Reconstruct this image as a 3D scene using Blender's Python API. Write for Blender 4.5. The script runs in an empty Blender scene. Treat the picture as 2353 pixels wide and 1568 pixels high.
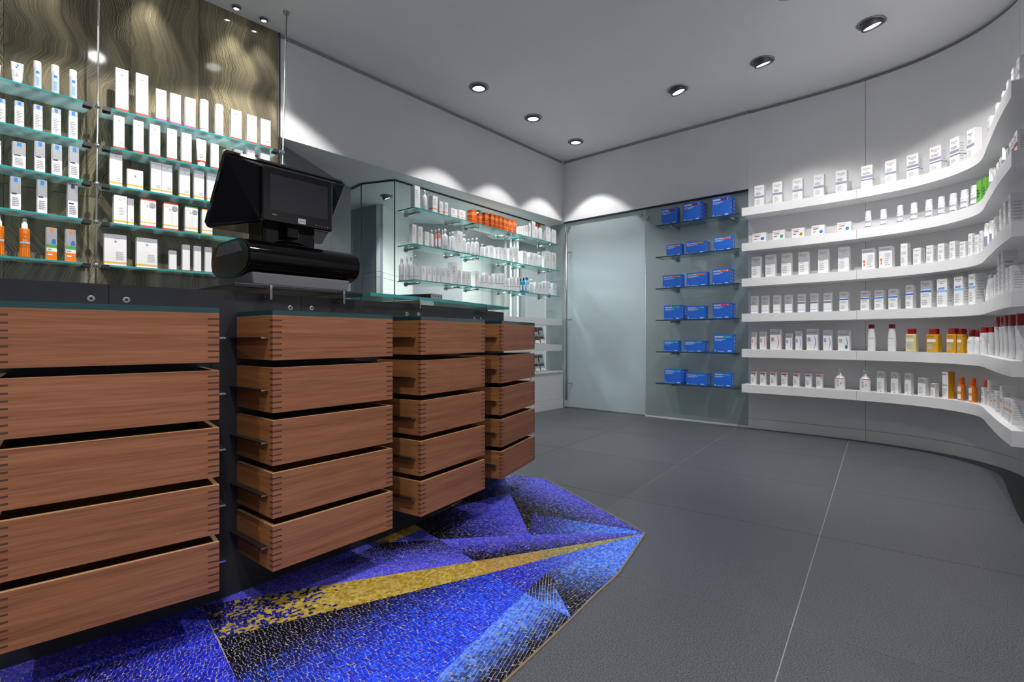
import bpy, bmesh, math, random
from mathutils import Vector, Matrix
random.seed(7)
SC = bpy.context.scene
COL = SC.collection
R = math.radians
# ------------------------------------------------------------------ camera
cam_d = bpy.data.cameras.new('camera'); cam = bpy.data.objects.new('camera', cam_d); COL.objects.link(cam)
cam_d.sensor_width = 36.0; cam_d.lens = 17.824; cam_d.shift_y = -0.0038; cam_d.clip_start = 0.02
cam.location = (0, 0, 0.85); cam.rotation_euler = (R(90), 0, 0)
SC.camera = cam
# ------------------------------------------------------------------ world, exposure
w = bpy.data.worlds.new('world'); SC.world = w; w.use_nodes = True
w.node_tree.nodes['Background'].inputs[0].default_value = (0.80, 0.88, 1.0, 1)
w.node_tree.nodes['Background'].inputs[1].default_value = 0.34
SC.view_settings.view_transform = 'Standard'; SC.view_settings.look = 'None'
SC.view_settings.gamma = 1.0; SC.view_settings.use_curve_mapping = False
SC.view_settings.exposure = 0.22
SC.cycles.use_denoising = True
SC.cycles.max_bounces = 10; SC.cycles.diffuse_bounces = 6; SC.cycles.transparent_max_bounces = 24
SC.cycles.sample_clamp_indirect = 4.0
LAMP_W = 78.0
CEIL = 2.97
# ------------------------------------------------------------------ materials
M = {}
def lin(c):
    return tuple((x / 12.92 if x <= .04045 else ((x + .055) / 1.055) ** 2.4) for x in c)
def hexc(h):
    return lin(tuple(int(h[i:i + 2], 16) / 255 for i in (0, 2, 4)))
def mat(name, col, rough=.5, metal=0., spec=.5, noise=0., nscale=8., bump=0., bscale=60., emit=0., coat=0.):
    m = bpy.data.materials.new(name); m.use_nodes = True; nt = m.node_tree
    b = nt.nodes['Principled BSDF']
    if isinstance(col, str): col = hexc(col)
    b.inputs['Base Color'].default_value = (*col[:3], 1)
    b.inputs['Roughness'].default_value = rough; b.inputs['Metallic'].default_value = metal
    b.inputs['Specular IOR Level'].default_value = spec
    b.inputs['Coat Weight'].default_value = coat
    if emit:
        b.inputs['Emission Color'].default_value = (*col[:3], 1); b.inputs['Emission Strength'].default_value = emit
    if noise or bump:
        tc = nt.nodes.new('ShaderNodeTexCoord')
    if noise:
        n = nt.nodes.new('ShaderNodeTexNoise'); n.inputs['Scale'].default_value = nscale; n.inputs['Detail'].default_value = 4
        nt.links.new(tc.outputs['Object'], n.inputs['Vector'])
        mr = nt.nodes.new('ShaderNodeMapRange'); mr.inputs[1].default_value = .3; mr.inputs[2].default_value = .7
        mr.inputs[3].default_value = 1 - noise; mr.inputs[4].default_value = 1 + noise
        nt.links.new(n.outputs['Fac'], mr.inputs[0])
        mx = nt.nodes.new('ShaderNodeMix'); mx.data_type = 'RGBA'; mx.blend_type = 'MULTIPLY'; mx.inputs[0].default_value = 1
        mx.inputs[6].default_value = (*col[:3], 1); nt.links.new(mr.outputs[0], mx.inputs[7])
        nt.links.new(mx.outputs[2], b.inputs['Base Color'])
    if bump:
        n2 = nt.nodes.new('ShaderNodeTexNoise'); n2.inputs['Scale'].default_value = bscale; n2.inputs['Detail'].default_value = 3
        nt.links.new(tc.outputs['Object'], n2.inputs['Vector'])
        bp = nt.nodes.new('ShaderNodeBump'); bp.inputs['Strength'].default_value = bump; bp.inputs['Distance'].default_value = .002
        nt.links.new(n2.outputs['Fac'], bp.inputs['Height']); nt.links.new(bp.outputs[0], b.inputs['Normal'])
    M[name] = m
    return m
def glass(name, tint, refl_rough=0.0, body=None, body_fac=0., ior=1.5):
    m = bpy.data.materials.new(name); m.use_nodes = True; nt = m.node_tree; nt.nodes.clear()
    out = nt.nodes.new('ShaderNodeOutputMaterial')
    tr = nt.nodes.new('ShaderNodeBsdfTransparent'); tr.inputs[0].default_value = (*tint, 1)
    gl = nt.nodes.new('ShaderNodeBsdfGlossy'); gl.inputs['Roughness'].default_value = refl_rough
    lw = nt.nodes.new('ShaderNodeLayerWeight'); lw.inputs[0].default_value = .5
    pw = nt.nodes.new('ShaderNodeMath'); pw.operation = 'POWER'; pw.inputs[1].default_value = 5; nt.links.new(lw.outputs['Facing'], pw.inputs[0])
    fr = nt.nodes.new('ShaderNodeMath'); fr.operation = 'MULTIPLY_ADD'; fr.inputs[1].default_value = .92; fr.inputs[2].default_value = .045; nt.links.new(pw.outputs[0], fr.inputs[0])
    src = tr
    if body:
        df = nt.nodes.new('ShaderNodeBsdfDiffuse'); df.inputs[0].default_value = (*body, 1)
        tl = nt.nodes.new('ShaderNodeBsdfTranslucent'); tl.inputs[0].default_value = (*body, 1)
        a = nt.nodes.new('ShaderNodeMixShader'); a.inputs[0].default_value = .5
        nt.links.new(df.outputs[0], a.inputs[1]); nt.links.new(tl.outputs[0], a.inputs[2])
        b = nt.nodes.new('ShaderNodeMixShader'); b.inputs[0].default_value = body_fac
        nt.links.new(tr.outputs[0], b.inputs[1]); nt.links.new(a.outputs[0], b.inputs[2]); src = b
    mx = nt.nodes.new('ShaderNodeMixShader')
    nt.links.new(fr.outputs[0], mx.inputs[0]); nt.links.new(src.outputs[0], mx.inputs[1]); nt.links.new(gl.outputs[0], mx.inputs[2])
    nt.links.new(mx.outputs[0], out.inputs[0]); M[name] = m
    return m
mat('wall_white', (.72, .72, .73), .55, noise=.02, nscale=3)
mat('ceiling_white', (.82, .82, .83), .8, noise=.02, nscale=2)
mat('shelf_white', (.80, .80, .81), .35, noise=.015, nscale=6)
mat('reveal_grey', (.30, .30, .31), .7)
mat('gap_black', (.012, .012, .013), .6)
mat('plinth_black', (.010, .010, .011), .35, noise=.1)
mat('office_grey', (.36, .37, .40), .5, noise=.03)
mat('office_shaded', (.17, .19, .23), .4, noise=.04)
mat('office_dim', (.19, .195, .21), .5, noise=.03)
mat('office_white', (.70, .72, .71), .5, noise=.02)
mat('cabinet_white', (.78, .79, .80), .35, noise=.015)
mat('panel_graphite', (.020, .021, .026), .42, noise=.15, nscale=14, bump=.06, bscale=90)
mat('steel', (.56, .55, .53), .28, 1.0, noise=.05, nscale=30)
mat('chrome', (.70, .71, .73), .12, 1.0, noise=.02)
mat('dark_steel', (.10, .10, .11), .35, .9, noise=.06)
mat('rubber_black', (.012, .012, .013), .5, noise=.1)
mat('pos_black', (.002, .002, .0025), .05, spec=.30, noise=.05)
mat('pos_screen', (.018, .019, .024), .22, noise=.03)
mat('pos_grey', (.23, .23, .25), .4, noise=.04)
mat('bezel_black', (.004, .004, .005), .15, noise=.05)
mat('card_white', (.82, .82, .82), .45, noise=.012, nscale=20)
mat('plastic_white', (.80, .80, .81), .25, noise=.01)
mat('cap_clear', (.55, .57, .62), .12, noise=.03)
mat('silver', (.50, .51, .54), .30, .4, noise=.04)
mat('ink_grey', (.30, .30, .33), .6, noise=.05)
mat('ink_light', (.50, .51, .54), .6, noise=.05)
mat('ink_black', (.03, .03, .035), .6, noise=.05)
mat('ink_red', '9c1420', .5, noise=.03)
mat('ink_slate', (.20, .21, .27), .5, noise=.04)
mat('band_greyblue', '8f94ad', .5, noise=.03)
mat('band_grey', (.20, .20, .225), .45, noise=.05)
mat('band_blue', '2f6bd0', .5, noise=.03)
mat('band_skyblue', '8fc0ee', .5, noise=.03)
mat('square_blue', '0f7fd8', .5, noise=.03)
mat('square_navy', '2a2a40', .5, noise=.03)
mat('foot_red', 'e03a22', .5, noise=.03)
mat('foot_pink', 'c83a8e', .5, noise=.03)
mat('foot_plum', '8e2f6a', .5, noise=.03)
mat('foot_yellow', 'f0b43a', .5, noise=.03)
mat('foot_brown', '8a6a5a', .5, noise=.03)
mat('orange_card', 'd2561a', .5, noise=.04)
mat('orange_light', 'f0934a', .5, noise=.03)
mat('kid_orange', 'f07c12', .5, noise=.03)
mat('kid_green', '4fa045', .5, noise=.06)
mat('kid_blue', '2a6fc0', .5, noise=.05)
mat('amber', 'c86a08', .10, coat=.4, noise=.06)
mat('oil_yellow', 'd09a10', .10, coat=.4, noise=.05)
mat('oil_pale', 'd8cf98', .10, coat=.4, noise=.04)
mat('sun_orange', 'd87408', .15, coat=.4, noise=.08)
mat('cap_orange', 'd8541a', .25, noise=.04)
mat('fifty_yellow', 'd89a12', .45, noise=.04)
mat('cap_red', '9c0e16', .25, noise=.04)
mat('green_pack', '5fa832', .35, noise=.25, nscale=18)
mat('pink_liquid', 'd88a7c', .12, coat=.4, noise=.04)
mat('blue_liquid', '1a86b4', .12, coat=.4, noise=.05)
mat('blue_pale', '86bede', .12, coat=.4, noise=.04)
mat('teal_dot', '2aa0a0', .5, noise=.03)
mat('gold_line', 'b08a4a', .5, noise=.04)
mat('box_blue', '2a6ede', .38, noise=.05, nscale=10)
mat('box_blue_deep', '0c2c80', .38, noise=.05, nscale=10)
mat('label_orange', 'e8744a', .5, noise=.03)
mat('label_green', '35a86a', .5, noise=.03)
mat('label_teal', '3aa8c8', .5, noise=.03)
mat('label_pink', 'd83a78', .5, noise=.03)
mat('label_darkred', '8a1a3a', .5, noise=.03)
mat('ink_white', (.80, .82, .86), .5, noise=.02)
mat('photo_brown', (.17, .12, .10), .5, noise=.3, nscale=40)
mat('red_mark', 'c83038', .5, noise=.05)
mat('brass', (.34, .26, .17), .4, .6, noise=.05)
mat('grout', (.34, .31, .27), .8, noise=.12, nscale=60)
mat('joint_grey', (.16, .16, .165), .8, noise=.1)
mat('slab_dark', (.26, .26, .265), .8, noise=.1)
mat('teal_edge', (.010, .055, .060), .12, spec=.6, coat=.3, noise=.1)
mat('teal_edge_light', (.035, .30, .29), .15, spec=.6, noise=.08)
mat('lamp_lens', (1., .98, .95), .4, emit=6.0)
mat('lamp_lens_bright', (1., .98, .95), .4, emit=30.0)
mat('lamp_ring', (.30, .30, .33), .3, .8, noise=.03)
mat('lamp_inner', (.10, .10, .115), .4, .5, noise=.05)
glass('clear_glass', (.90, .955, .945))
glass('counter_glass', (.80, .93, .92), body=(.03, .12, .12), body_fac=.12)
glass('shelf_glass', (.80, .92, .91), body=(.25, .42, .42), body_fac=.10)
glass('frosted_shelf', (.70, .86, .87), .12, body=(.62, .79, .80), body_fac=.66)
glass('frosted_door', (.6, .7, .72), .12, body=(.60, .67, .70), body_fac=.93)
glass('frosted_panel', (.6, .7, .72), .04, body=(.43, .48, .49), body_fac=.93)
glass('acrylic', (.93, .94, .95), body=(.8, .8, .8), body_fac=.3)

def wood_mat(name, dark, mid, light):
    m = bpy.data.materials.new(name); m.use_nodes = True; nt = m.node_tree; b = nt.nodes['Principled BSDF']
    tc = nt.nodes.new('ShaderNodeTexCoord'); oi = nt.nodes.new('ShaderNodeObjectInfo')
    mp = nt.nodes.new('ShaderNodeMapping'); mp.inputs['Scale'].default_value = (1.1, 1.1, 46)
    ad = nt.nodes.new('ShaderNodeVectorMath'); ad.operation = 'ADD'
    sc = nt.nodes.new('ShaderNodeVectorMath'); sc.operation = 'SCALE'; sc.inputs[0].default_value = (11, 7, 3)
    nt.links.new(oi.outputs['Random'], sc.inputs['Scale'])
    nt.links.new(tc.outputs['Object'], ad.inputs[0]); nt.links.new(sc.outputs[0], ad.inputs[1]); nt.links.new(ad.outputs[0], mp.inputs[0])
    n1 = nt.nodes.new('ShaderNodeTexNoise'); n1.inputs['Scale'].default_value = 1.0; n1.inputs['Detail'].default_value = 6; n1.inputs['Distortion'].default_value = .6
    nt.links.new(mp.outputs[0], n1.inputs['Vector'])
    mp2 = nt.nodes.new('ShaderNodeMapping'); mp2.inputs['Scale'].default_value = (9, 9, 320); nt.links.new(ad.outputs[0], mp2.inputs[0])
    n2 = nt.nodes.new('ShaderNodeTexNoise'); n2.inputs['Scale'].default_value = 1.0; n2.inputs['Detail'].default_value = 3; nt.links.new(mp2.outputs[0], n2.inputs['Vector'])
    mixf = nt.nodes.new('ShaderNodeMix'); mixf.inputs[0].default_value = .48; nt.links.new(n1.outputs['Fac'], mixf.inputs[2]); nt.links.new(n2.outputs['Fac'], mixf.inputs[3])
    cr = nt.nodes.new('ShaderNodeValToRGB'); e = cr.color_ramp.elements
    e[0].position = .34; e[0].color = (*dark, 1); e[1].position = .66; e[1].color = (*light, 1)
    k = cr.color_ramp.elements.new(.5); k.color = (*mid, 1)
    nt.links.new(mixf.outputs[0], cr.inputs[0]); nt.links.new(cr.outputs[0], b.inputs['Base Color'])
    b.inputs['Roughness'].default_value = .42; b.inputs['Specular IOR Level'].default_value = .4
    M[name] = m
wood_mat('cherry', (.195, .072, .034), (.290, .113, .053), (.360, .150, .073))
wood_mat('cherry_warmlit', (.24, .092, .030), (.33, .135, .045), (.40, .175, .065))  # warmer copy of the cherry, warm lamp light put into the colour
mat('spline_dark', (.075, .034, .022), .5, noise=.15, nscale=40)
mat('rim_highlight', (.52, .31, .16), .45, noise=.08, nscale=30)

def stone_mat():
    m = bpy.data.materials.new('wave_stone'); m.use_nodes = True; nt = m.node_tree; b = nt.nodes['Principled BSDF']
    N = nt.nodes.new; Lk = nt.links.new
    tc = N('ShaderNodeTexCoord'); oi = N('ShaderNodeObjectInfo')
    sc = N('ShaderNodeVectorMath'); sc.operation = 'SCALE'; sc.inputs[0].default_value = (5, 3, 0); Lk(oi.outputs['Random'], sc.inputs['Scale'])
    ad = N('ShaderNodeVectorMath'); ad.operation = 'ADD'; Lk(tc.outputs['Object'], ad.inputs[0]); Lk(sc.outputs[0], ad.inputs[1])
    mp = N('ShaderNodeMapping'); mp.inputs['Scale'].default_value = (.7, 1, 2.3); Lk(ad.outputs[0], mp.inputs[0])
    na = N('ShaderNodeTexNoise'); na.inputs['Scale'].default_value = 1.0; na.inputs['Detail'].default_value = 1.5; Lk(mp.outputs[0], na.inputs['Vector'])
    mpb = N('ShaderNodeMapping'); mpb.inputs['Scale'].default_value = (2.0, 1, 9.5); Lk(ad.outputs[0], mpb.inputs[0])
    nb = N('ShaderNodeTexNoise'); nb.inputs['Scale'].default_value = 1.0; nb.inputs['Detail'].default_value = 2.0; Lk(mpb.outputs[0], nb.inputs['Vector'])
    sx = N('ShaderNodeSeparateXYZ'); Lk(ad.outputs[0], sx.inputs[0])
    m1 = N('ShaderNodeMath'); m1.operation = 'MULTIPLY_ADD'; m1.inputs[1].default_value = .42; Lk(na.outputs['Fac'], m1.inputs[0]); Lk(sx.outputs['X'], m1.inputs[2])
    m2 = N('ShaderNodeMath'); m2.operation = 'MULTIPLY_ADD'; m2.inputs[1].default_value = .075; Lk(nb.outputs['Fac'], m2.inputs[0]); Lk(m1.outputs[0], m2.inputs[2])
    # fine flow lines
    k = N('ShaderNodeMath'); k.operation = 'MULTIPLY'; k.inputs[1].default_value = 210.0; Lk(m2.outputs[0], k.inputs[0])
    cl = N('ShaderNodeCombineXYZ'); Lk(k.outputs[0], cl.inputs[0])
    nl = N('ShaderNodeTexNoise'); nl.inputs['Scale'].default_value = 1.0; nl.inputs['Detail'].default_value = 1.5; Lk(cl.outputs[0], nl.inputs['Vector'])
    sn = N('ShaderNodeMapRange'); sn.inputs[1].default_value = .33; sn.inputs[2].default_value = .67; sn.inputs[3].default_value = -1; sn.inputs[4].default_value = 1; Lk(nl.outputs['Fac'], sn.inputs[0])
    # broad bands
    cx = N('ShaderNodeCombineXYZ'); Lk(m2.outputs[0], cx.inputs[0])
    zz = N('ShaderNodeMath'); zz.operation = 'MULTIPLY'; zz.inputs[1].default_value = .05; Lk(sx.outputs['Z'], zz.inputs[0]); Lk(zz.outputs[0], cx.inputs[2])
    nc = N('ShaderNodeTexNoise'); nc.inputs['Scale'].default_value = 9.0; nc.inputs['Detail'].default_value = 4; nc.inputs['Roughness'].default_value = .65; Lk(cx.outputs[0], nc.inputs['Vector'])
    # patchy strength of the lines
    npz = N('ShaderNodeTexNoise'); npz.inputs['Scale'].default_value = 3.2; npz.inputs['Detail'].default_value = 3; Lk(ad.outputs[0], npz.inputs['Vector'])
    mr = N('ShaderNodeMapRange'); mr.inputs[1].default_value = .40; mr.inputs[2].default_value = .68; mr.inputs[3].default_value = .05; mr.inputs[4].default_value = .32; Lk(npz.outputs['Fac'], mr.inputs[0])
    ml = N('ShaderNodeMath'); ml.operation = 'MULTIPLY_ADD'; Lk(sn.outputs[0], ml.inputs[0]); Lk(mr.outputs[0], ml.inputs[1]); Lk(nc.outputs['Fac'], ml.inputs[2])
    cr = N('ShaderNodeValToRGB'); e = cr.color_ramp.elements
    e[0].position = .24; e[0].color = (.055, .047, .030, 1); e[1].position = .86; e[1].color = (.60, .52, .30, 1)
    for p, c in ((.42, (.140, .121, .080, 1)), (.56, (.225, .196, .126, 1)), (.70, (.35, .298, .176, 1))):
        q = cr.color_ramp.elements.new(p); q.color = c
    Lk(ml.outputs[0], cr.inputs[0]); Lk(cr.outputs[0], b.inputs['Base Color'])
    b.inputs['Roughness'].default_value = .07; b.inputs['Specular IOR Level'].default_value = .5
    M['wave_stone'] = m
stone_mat()
def tile_mat():
    m = bpy.data.materials.new('floor_stone'); m.use_nodes = True; nt = m.node_tree; b = nt.nodes['Principled BSDF']; N = nt.nodes.new; Lk = nt.links.new
    tc = N('ShaderNodeTexCoord'); oi = N('ShaderNodeObjectInfo')
    n = N('ShaderNodeTexNoise'); n.inputs['Scale'].default_value = 260; n.inputs['Detail'].default_value = 4; Lk(tc.outputs['Object'], n.inputs['Vector'])
    cr = N('ShaderNodeValToRGB'); e = cr.color_ramp.elements
    e[0].position = .35; e[0].color = (.034, .037, .045, 1); e[1].position = .68; e[1].color = (.118, .125, .146, 1); Lk(n.outputs['Fac'], cr.inputs[0])
    mr = N('ShaderNodeMapRange'); mr.inputs[3].default_value = .93; mr.inputs[4].default_value = 1.07; Lk(oi.outputs['Random'], mr.inputs[0])
    mx = N('ShaderNodeMix'); mx.data_type = 'RGBA'; mx.blend_type = 'MULTIPLY'; mx.inputs[0].default_value = 1; Lk(cr.outputs[0], mx.inputs[6]); Lk(mr.outputs[0], mx.inputs[7])
    Lk(mx.outputs[2], b.inputs['Base Color'])
    bp = N('ShaderNodeBump'); bp.inputs['Strength'].default_value = .35; bp.inputs['Distance'].default_value = .001; Lk(n.outputs['Fac'], bp.inputs['Height']); Lk(bp.outputs[0], b.inputs['Normal'])
    b.inputs['Roughness'].default_value = .42; b.inputs['Specular IOR Level'].default_value = .45
    M['floor_stone'] = m
tile_mat()
def tessera_mat():
    m = bpy.data.materials.new('tessera_glass'); m.use_nodes = True; nt = m.node_tree; b = nt.nodes['Principled BSDF']
    a = nt.nodes.new('ShaderNodeAttribute'); a.attribute_name = 'Col'
    n = nt.nodes.new('ShaderNodeTexNoise'); n.inputs['Scale'].default_value = 170; n.inputs['Detail'].default_value = 2
    tc = nt.nodes.new('ShaderNodeTexCoord'); nt.links.new(tc.outputs['Object'], n.inputs['Vector'])
    mr = nt.nodes.new('ShaderNodeMapRange'); mr.inputs[3].default_value = .8; mr.inputs[4].default_value = 1.2; nt.links.new(n.outputs['Fac'], mr.inputs[0])
    mx = nt.nodes.new('ShaderNodeMix'); mx.data_type = 'RGBA'; mx.blend_type = 'MULTIPLY'; mx.inputs[0].default_value = 1
    nt.links.new(a.outputs['Color'], mx.inputs[6]); nt.links.new(mr.outputs[0], mx.inputs[7])
    nt.links.new(mx.outputs[2], b.inputs['Base Color']); nt.links.new(a.outputs['Alpha'], b.inputs['Metallic'])
    b.inputs['Roughness'].default_value = .20; b.inputs['Specular IOR Level'].default_value = .5
    bp = nt.nodes.new('ShaderNodeBump'); bp.inputs['Strength'].default_value = .8; bp.inputs['Distance'].default_value = .003
    nt.links.new(n.outputs['Fac'], bp.inputs['Height']); nt.links.new(bp.outputs[0], b.inputs['Normal'])
    M['tessera_glass'] = m
tessera_mat()
# ------------------------------------------------------------------ mesh helpers
class MB:
    def __init__(s): s.v = []; s.f = []; s.m = []; s.sm = []
    def add(s, vs, fs, mi=0, smooth=False):
        o = len(s.v); s.v += [tuple(p) for p in vs]
        for q in fs: s.f.append(tuple(o + i for i in q)); s.m.append(mi); s.sm.append(smooth)
        return s
    def quad(s, a, b, c, d, mi=0): return s.add([a, b, c, d], [(0, 1, 2, 3)], mi)
    def box(s, x0, x1, y0, y1, z0, z1, mi=0, M4=None):
        vs = [(x0, y0, z0), (x1, y0, z0), (x1, y1, z0), (x0, y1, z0), (x0, y0, z1), (x1, y0, z1), (x1, y1, z1), (x0, y1, z1)]
        if M4 is not None: vs = [tuple(M4 @ Vector(p)) for p in vs]
        return s.add(vs, [(0, 3, 2, 1), (4, 5, 6, 7), (0, 1, 5, 4), (1, 2, 6, 5), (2, 3, 7, 6), (3, 0, 4, 7)], mi)
    def prism(s, pts, z0, z1, mi=0, side=None, side_of=None):
        ar = sum(pts[i][0] * pts[(i + 1) % len(pts)][1] - pts[(i + 1) % len(pts)][0] * pts[i][1] for i in range(len(pts)))
        if ar < 0: pts = pts[::-1]
        n = len(pts)
        vs = [(x, y, z0) for x, y in pts] + [(x, y, z1) for x, y in pts]
        s.add(vs, [tuple(range(n - 1, -1, -1)), tuple(range(n, 2 * n))], mi)
        s.add(vs, [(i, (i + 1) % n, n + (i + 1) % n, n + i) for i in range(n)], mi if side is None else side)
        return s
    def ribbon(s, pa, pb, z0, z1, mi=0, side=None):
        """solid between two polylines of equal length (pa = room side)"""
        n = len(pa); side = mi if side is None else side
        vs = [(*p, z0) for p in pa] + [(*p, z1) for p in pa] + [(*p, z0) for p in pb] + [(*p, z1) for p in pb]
        A, B, Cc, D = 0, n, 2 * n, 3 * n
        for i in range(n - 1):
            s.add([vs[A + i], vs[A + i + 1], vs[B + i + 1], vs[B + i]], [(0, 1, 2, 3)], side)
            s.add([vs[Cc + i + 1], vs[Cc + i], vs[D + i], vs[D + i + 1]], [(0, 1, 2, 3)], side)
            s.add([vs[B + i], vs[B + i + 1], vs[D + i + 1], vs[D + i]], [(0, 1, 2, 3)], mi)
            s.add([vs[Cc + i], vs[Cc + i + 1], vs[A + i + 1], vs[A + i]], [(0, 1, 2, 3)], mi)
        s.add([vs[A], vs[B], vs[D], vs[Cc]], [(0, 1, 2, 3)], side)
        s.add([vs[A + n - 1], vs[Cc + n - 1], vs[D + n - 1], vs[B + n - 1]], [(0, 1, 2, 3)], side)
        return s
    def lathe(s, prof, n=16, sy=1.0, M4=None, cap=True, smooth=True):
        """prof: (r, z, material of the band that starts here)"""
        rings = []
        for r, z, mi in prof:
            rings.append([(r * math.cos(2 * math.pi * k / n), r * sy * math.sin(2 * math.pi * k / n), z) for k in range(n)])
        T = (lambda p: tuple(M4 @ Vector(p))) if M4 is not None else (lambda p: p)
        base = len(s.v)
        for rg in rings: s.v += [T(p) for p in rg]
        for i in range(len(prof) - 1):
            for k in range(n):
                s.f.append((base + i * n + k, base + i * n + (k + 1) % n, base + (i + 1) * n + (k + 1) % n, base + (i + 1) * n + k)); s.m.append(prof[i][2]); s.sm.append(smooth)
        if cap:
            s.f.append(tuple(base + k for k in range(n - 1, -1, -1))); s.m.append(prof[0][2]); s.sm.append(False)
            s.f.append(tuple(base + (len(prof) - 1) * n + k for k in range(n))); s.m.append(prof[-1][2]); s.sm.append(False)
        return s
    def rod(s, a, b, r, mi=0, n=10):
        a = Vector(a); b = Vector(b); d = b - a
        M4 = Matrix.Translation(a) @ d.to_track_quat('Z', 'Y').to_matrix().to_4x4()
        return s.lathe([(r, 0, mi), (r, d.length, mi)], n, M4=M4)
    def build(s, name, mats, parent=None, loc=None, rz=0.0, kind=None):
        me = bpy.data.meshes.new(name); me.from_pydata(s.v, [], s.f)
        if isinstance(mats, str): mats = [mats]
        for m in mats: me.materials.append(M[m])
        me.polygons.foreach_set('material_index', s.m); me.polygons.foreach_set('use_smooth', s.sm); me.update()
        return link(name, me, parent, loc, rz, kind)
def link(name, me, parent=None, loc=None, rz=0.0, kind=None):
    o = bpy.data.objects.new(name, me); COL.objects.link(o)
    if parent is not None: o.parent = parent
    if loc is not None: o.location = loc
    o.rotation_euler = (0, 0, rz)
    if kind: o['kind'] = kind
    return o
def empty(name, loc=(0, 0, 0), rz=0.0, parent=None):
    o = link(name, None, parent, loc, rz); o.empty_display_size = .05
    return o
def tag(o, label, cat, group=None):
    o['label'] = label; o['category'] = cat
    if group: o['group'] = group
    return o
def bevel(o, w=.003, seg=2):
    md = o.modifiers.new('bevel', 'BEVEL'); md.width = w; md.segments = seg; md.limit_method = 'ANGLE'; md.angle_limit = R(40)
    return o
ORD = ('first second third fourth fifth sixth seventh eighth ninth tenth eleventh twelfth thirteenth fourteenth fifteenth sixteenth '
       'seventeenth eighteenth nineteenth twentieth twenty-first twenty-second twenty-third twenty-fourth twenty-fifth twenty-sixth '
       'twenty-seventh twenty-eighth twenty-ninth thirtieth thirty-first thirty-second thirty-third thirty-fourth thirty-fifth thirty-sixth').split()
def ph(a): return Vector((math.cos(R(a)), math.sin(R(a))))
def nrm(a): return Vector((math.sin(R(a)), -math.cos(R(a))))      # towards the room
def cr_spline(pts, n=8):
    out = []; P = [(2 * pts[0][0] - pts[1][0], 2 * pts[0][1] - pts[1][1])] + list(pts) + [(2 * pts[-1][0] - pts[-2][0], 2 * pts[-1][1] - pts[-2][1])]
    for i in range(1, len(P) - 2):
        p0, p1, p2, p3 = P[i - 1:i + 3]
        for j in range(n):
            t = j / n
            out.append(tuple(.5 * ((2 * p1[k]) + (-p0[k] + p2[k]) * t + (2 * p0[k] - 5 * p1[k] + 4 * p2[k] - p3[k]) * t * t + (-p0[k] + 3 * p1[k] - 3 * p2[k] + p3[k]) * t ** 3) for k in (0, 1)))
    out.append(tuple(P[-2])); return out
def offset(poly, d):
    out = []
    for i, p in enumerate(poly):
        a = poly[max(0, i - 1)]; b = poly[min(len(poly) - 1, i + 1)]; L = math.dist(a, b)
        c, s = (b[0] - a[0]) / L, (b[1] - a[1]) / L
        out.append((p[0] + s * d, p[1] - c * d))
    return out
def along(poly, t):
    """point and direction angle at arc length t"""
    acc = 0
    for i, (a, b) in enumerate(zip(poly[:-1], poly[1:])):
        L = math.dist(a, b)
        if t <= acc + L or i == len(poly) - 2:
            u = (t - acc) / L
            return Vector((a[0] + u * (b[0] - a[0]), a[1] + u * (b[1] - a[1]))), math.atan2(b[1] - a[1], b[0] - a[0])
        acc += L
def cut(poly, t0, t1):
    out = [tuple(along(poly, t0)[0])]; acc = 0
    for a, b in zip(poly[:-1], poly[1:]):
        acc += math.dist(a, b)
        if t0 < acc < t1: out.append(b)
    out.append(tuple(along(poly, t1)[0])); return out
def plen(poly): return sum(math.dist(a, b) for a, b in zip(poly[:-1], poly[1:]))
# lettering: one flat mesh per word, width 1, standing in the XZ plane and facing -Y
WORDS = {}
def make_words(words):
    tmp = []
    for s in words:
        cu = bpy.data.curves.new('w', 'FONT'); cu.body = s; cu.resolution_u = 1; cu.align_x = 'CENTER'
        o = bpy.data.objects.new('w', cu); COL.objects.link(o); tmp.append((s, o, cu))
    bpy.context.view_layer.update(); dg = bpy.context.evaluated_depsgraph_get()
    for s, o, cu in tmp:
        me = bpy.data.meshes.new_from_object(o.evaluated_get(dg)); xs = [v.co.x for v in me.vertices]; W_ = max(xs) - min(xs); cx = (max(xs) + min(xs)) / 2
        for v in me.vertices: v.co = ((v.co.x - cx) / W_, 0, v.co.y / W_)
        WORDS[s] = me; bpy.data.objects.remove(o); bpy.data.curves.remove(cu)
    bpy.context.view_layer.update()
WCACHE = {}
def word(s, width, x, y, z, m, parent, name='lettering'):
    key = (s, m)
    if key not in WCACHE:
        me = WORDS[s].copy(); me.materials.clear(); me.materials.append(M[m]); WCACHE[key] = me
    o = link(name, WCACHE[key], parent, (x, y, z)); o.scale = (width, 1, width); return o
make_words(['Eucerin', 'Dr.Hauschka', 'Biolectra', 'PHYSIOGEL', 'orthomol', 'LA ROCHE-POSAY', '50+', 'ams', 'SANYO', 'XL', 'AVENE'])

# ------------------------------------------------------------------ room
C = Vector((.616, 6.11)); U = ph(49.1); NU = nrm(49.1); V = ph(-40.9); NV = nrm(-40.9)
S = C - 3.42 * U
WF = cr_spline([(2.076, 4.581), (2.30, 4.388), (2.52, 4.193), (2.715, 3.995), (2.885, 3.76), (2.965, 3.55), (2.975, 3.36), (2.915, 3.16), (2.70, 2.875), (2.46, 2.565), (2.27, 2.305)], 8)
WE = 2.104                                            # where the curved wall begins along the back wall
wl = offset(WF, -.205); wl[0] = tuple(C + WE * V)
e = Vector(wl[-1]); d = (e - Vector(wl[-2])).normalized()
WALLC = wl + [tuple(e + .8 * d), tuple(e + 2.2 * d)]
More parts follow.
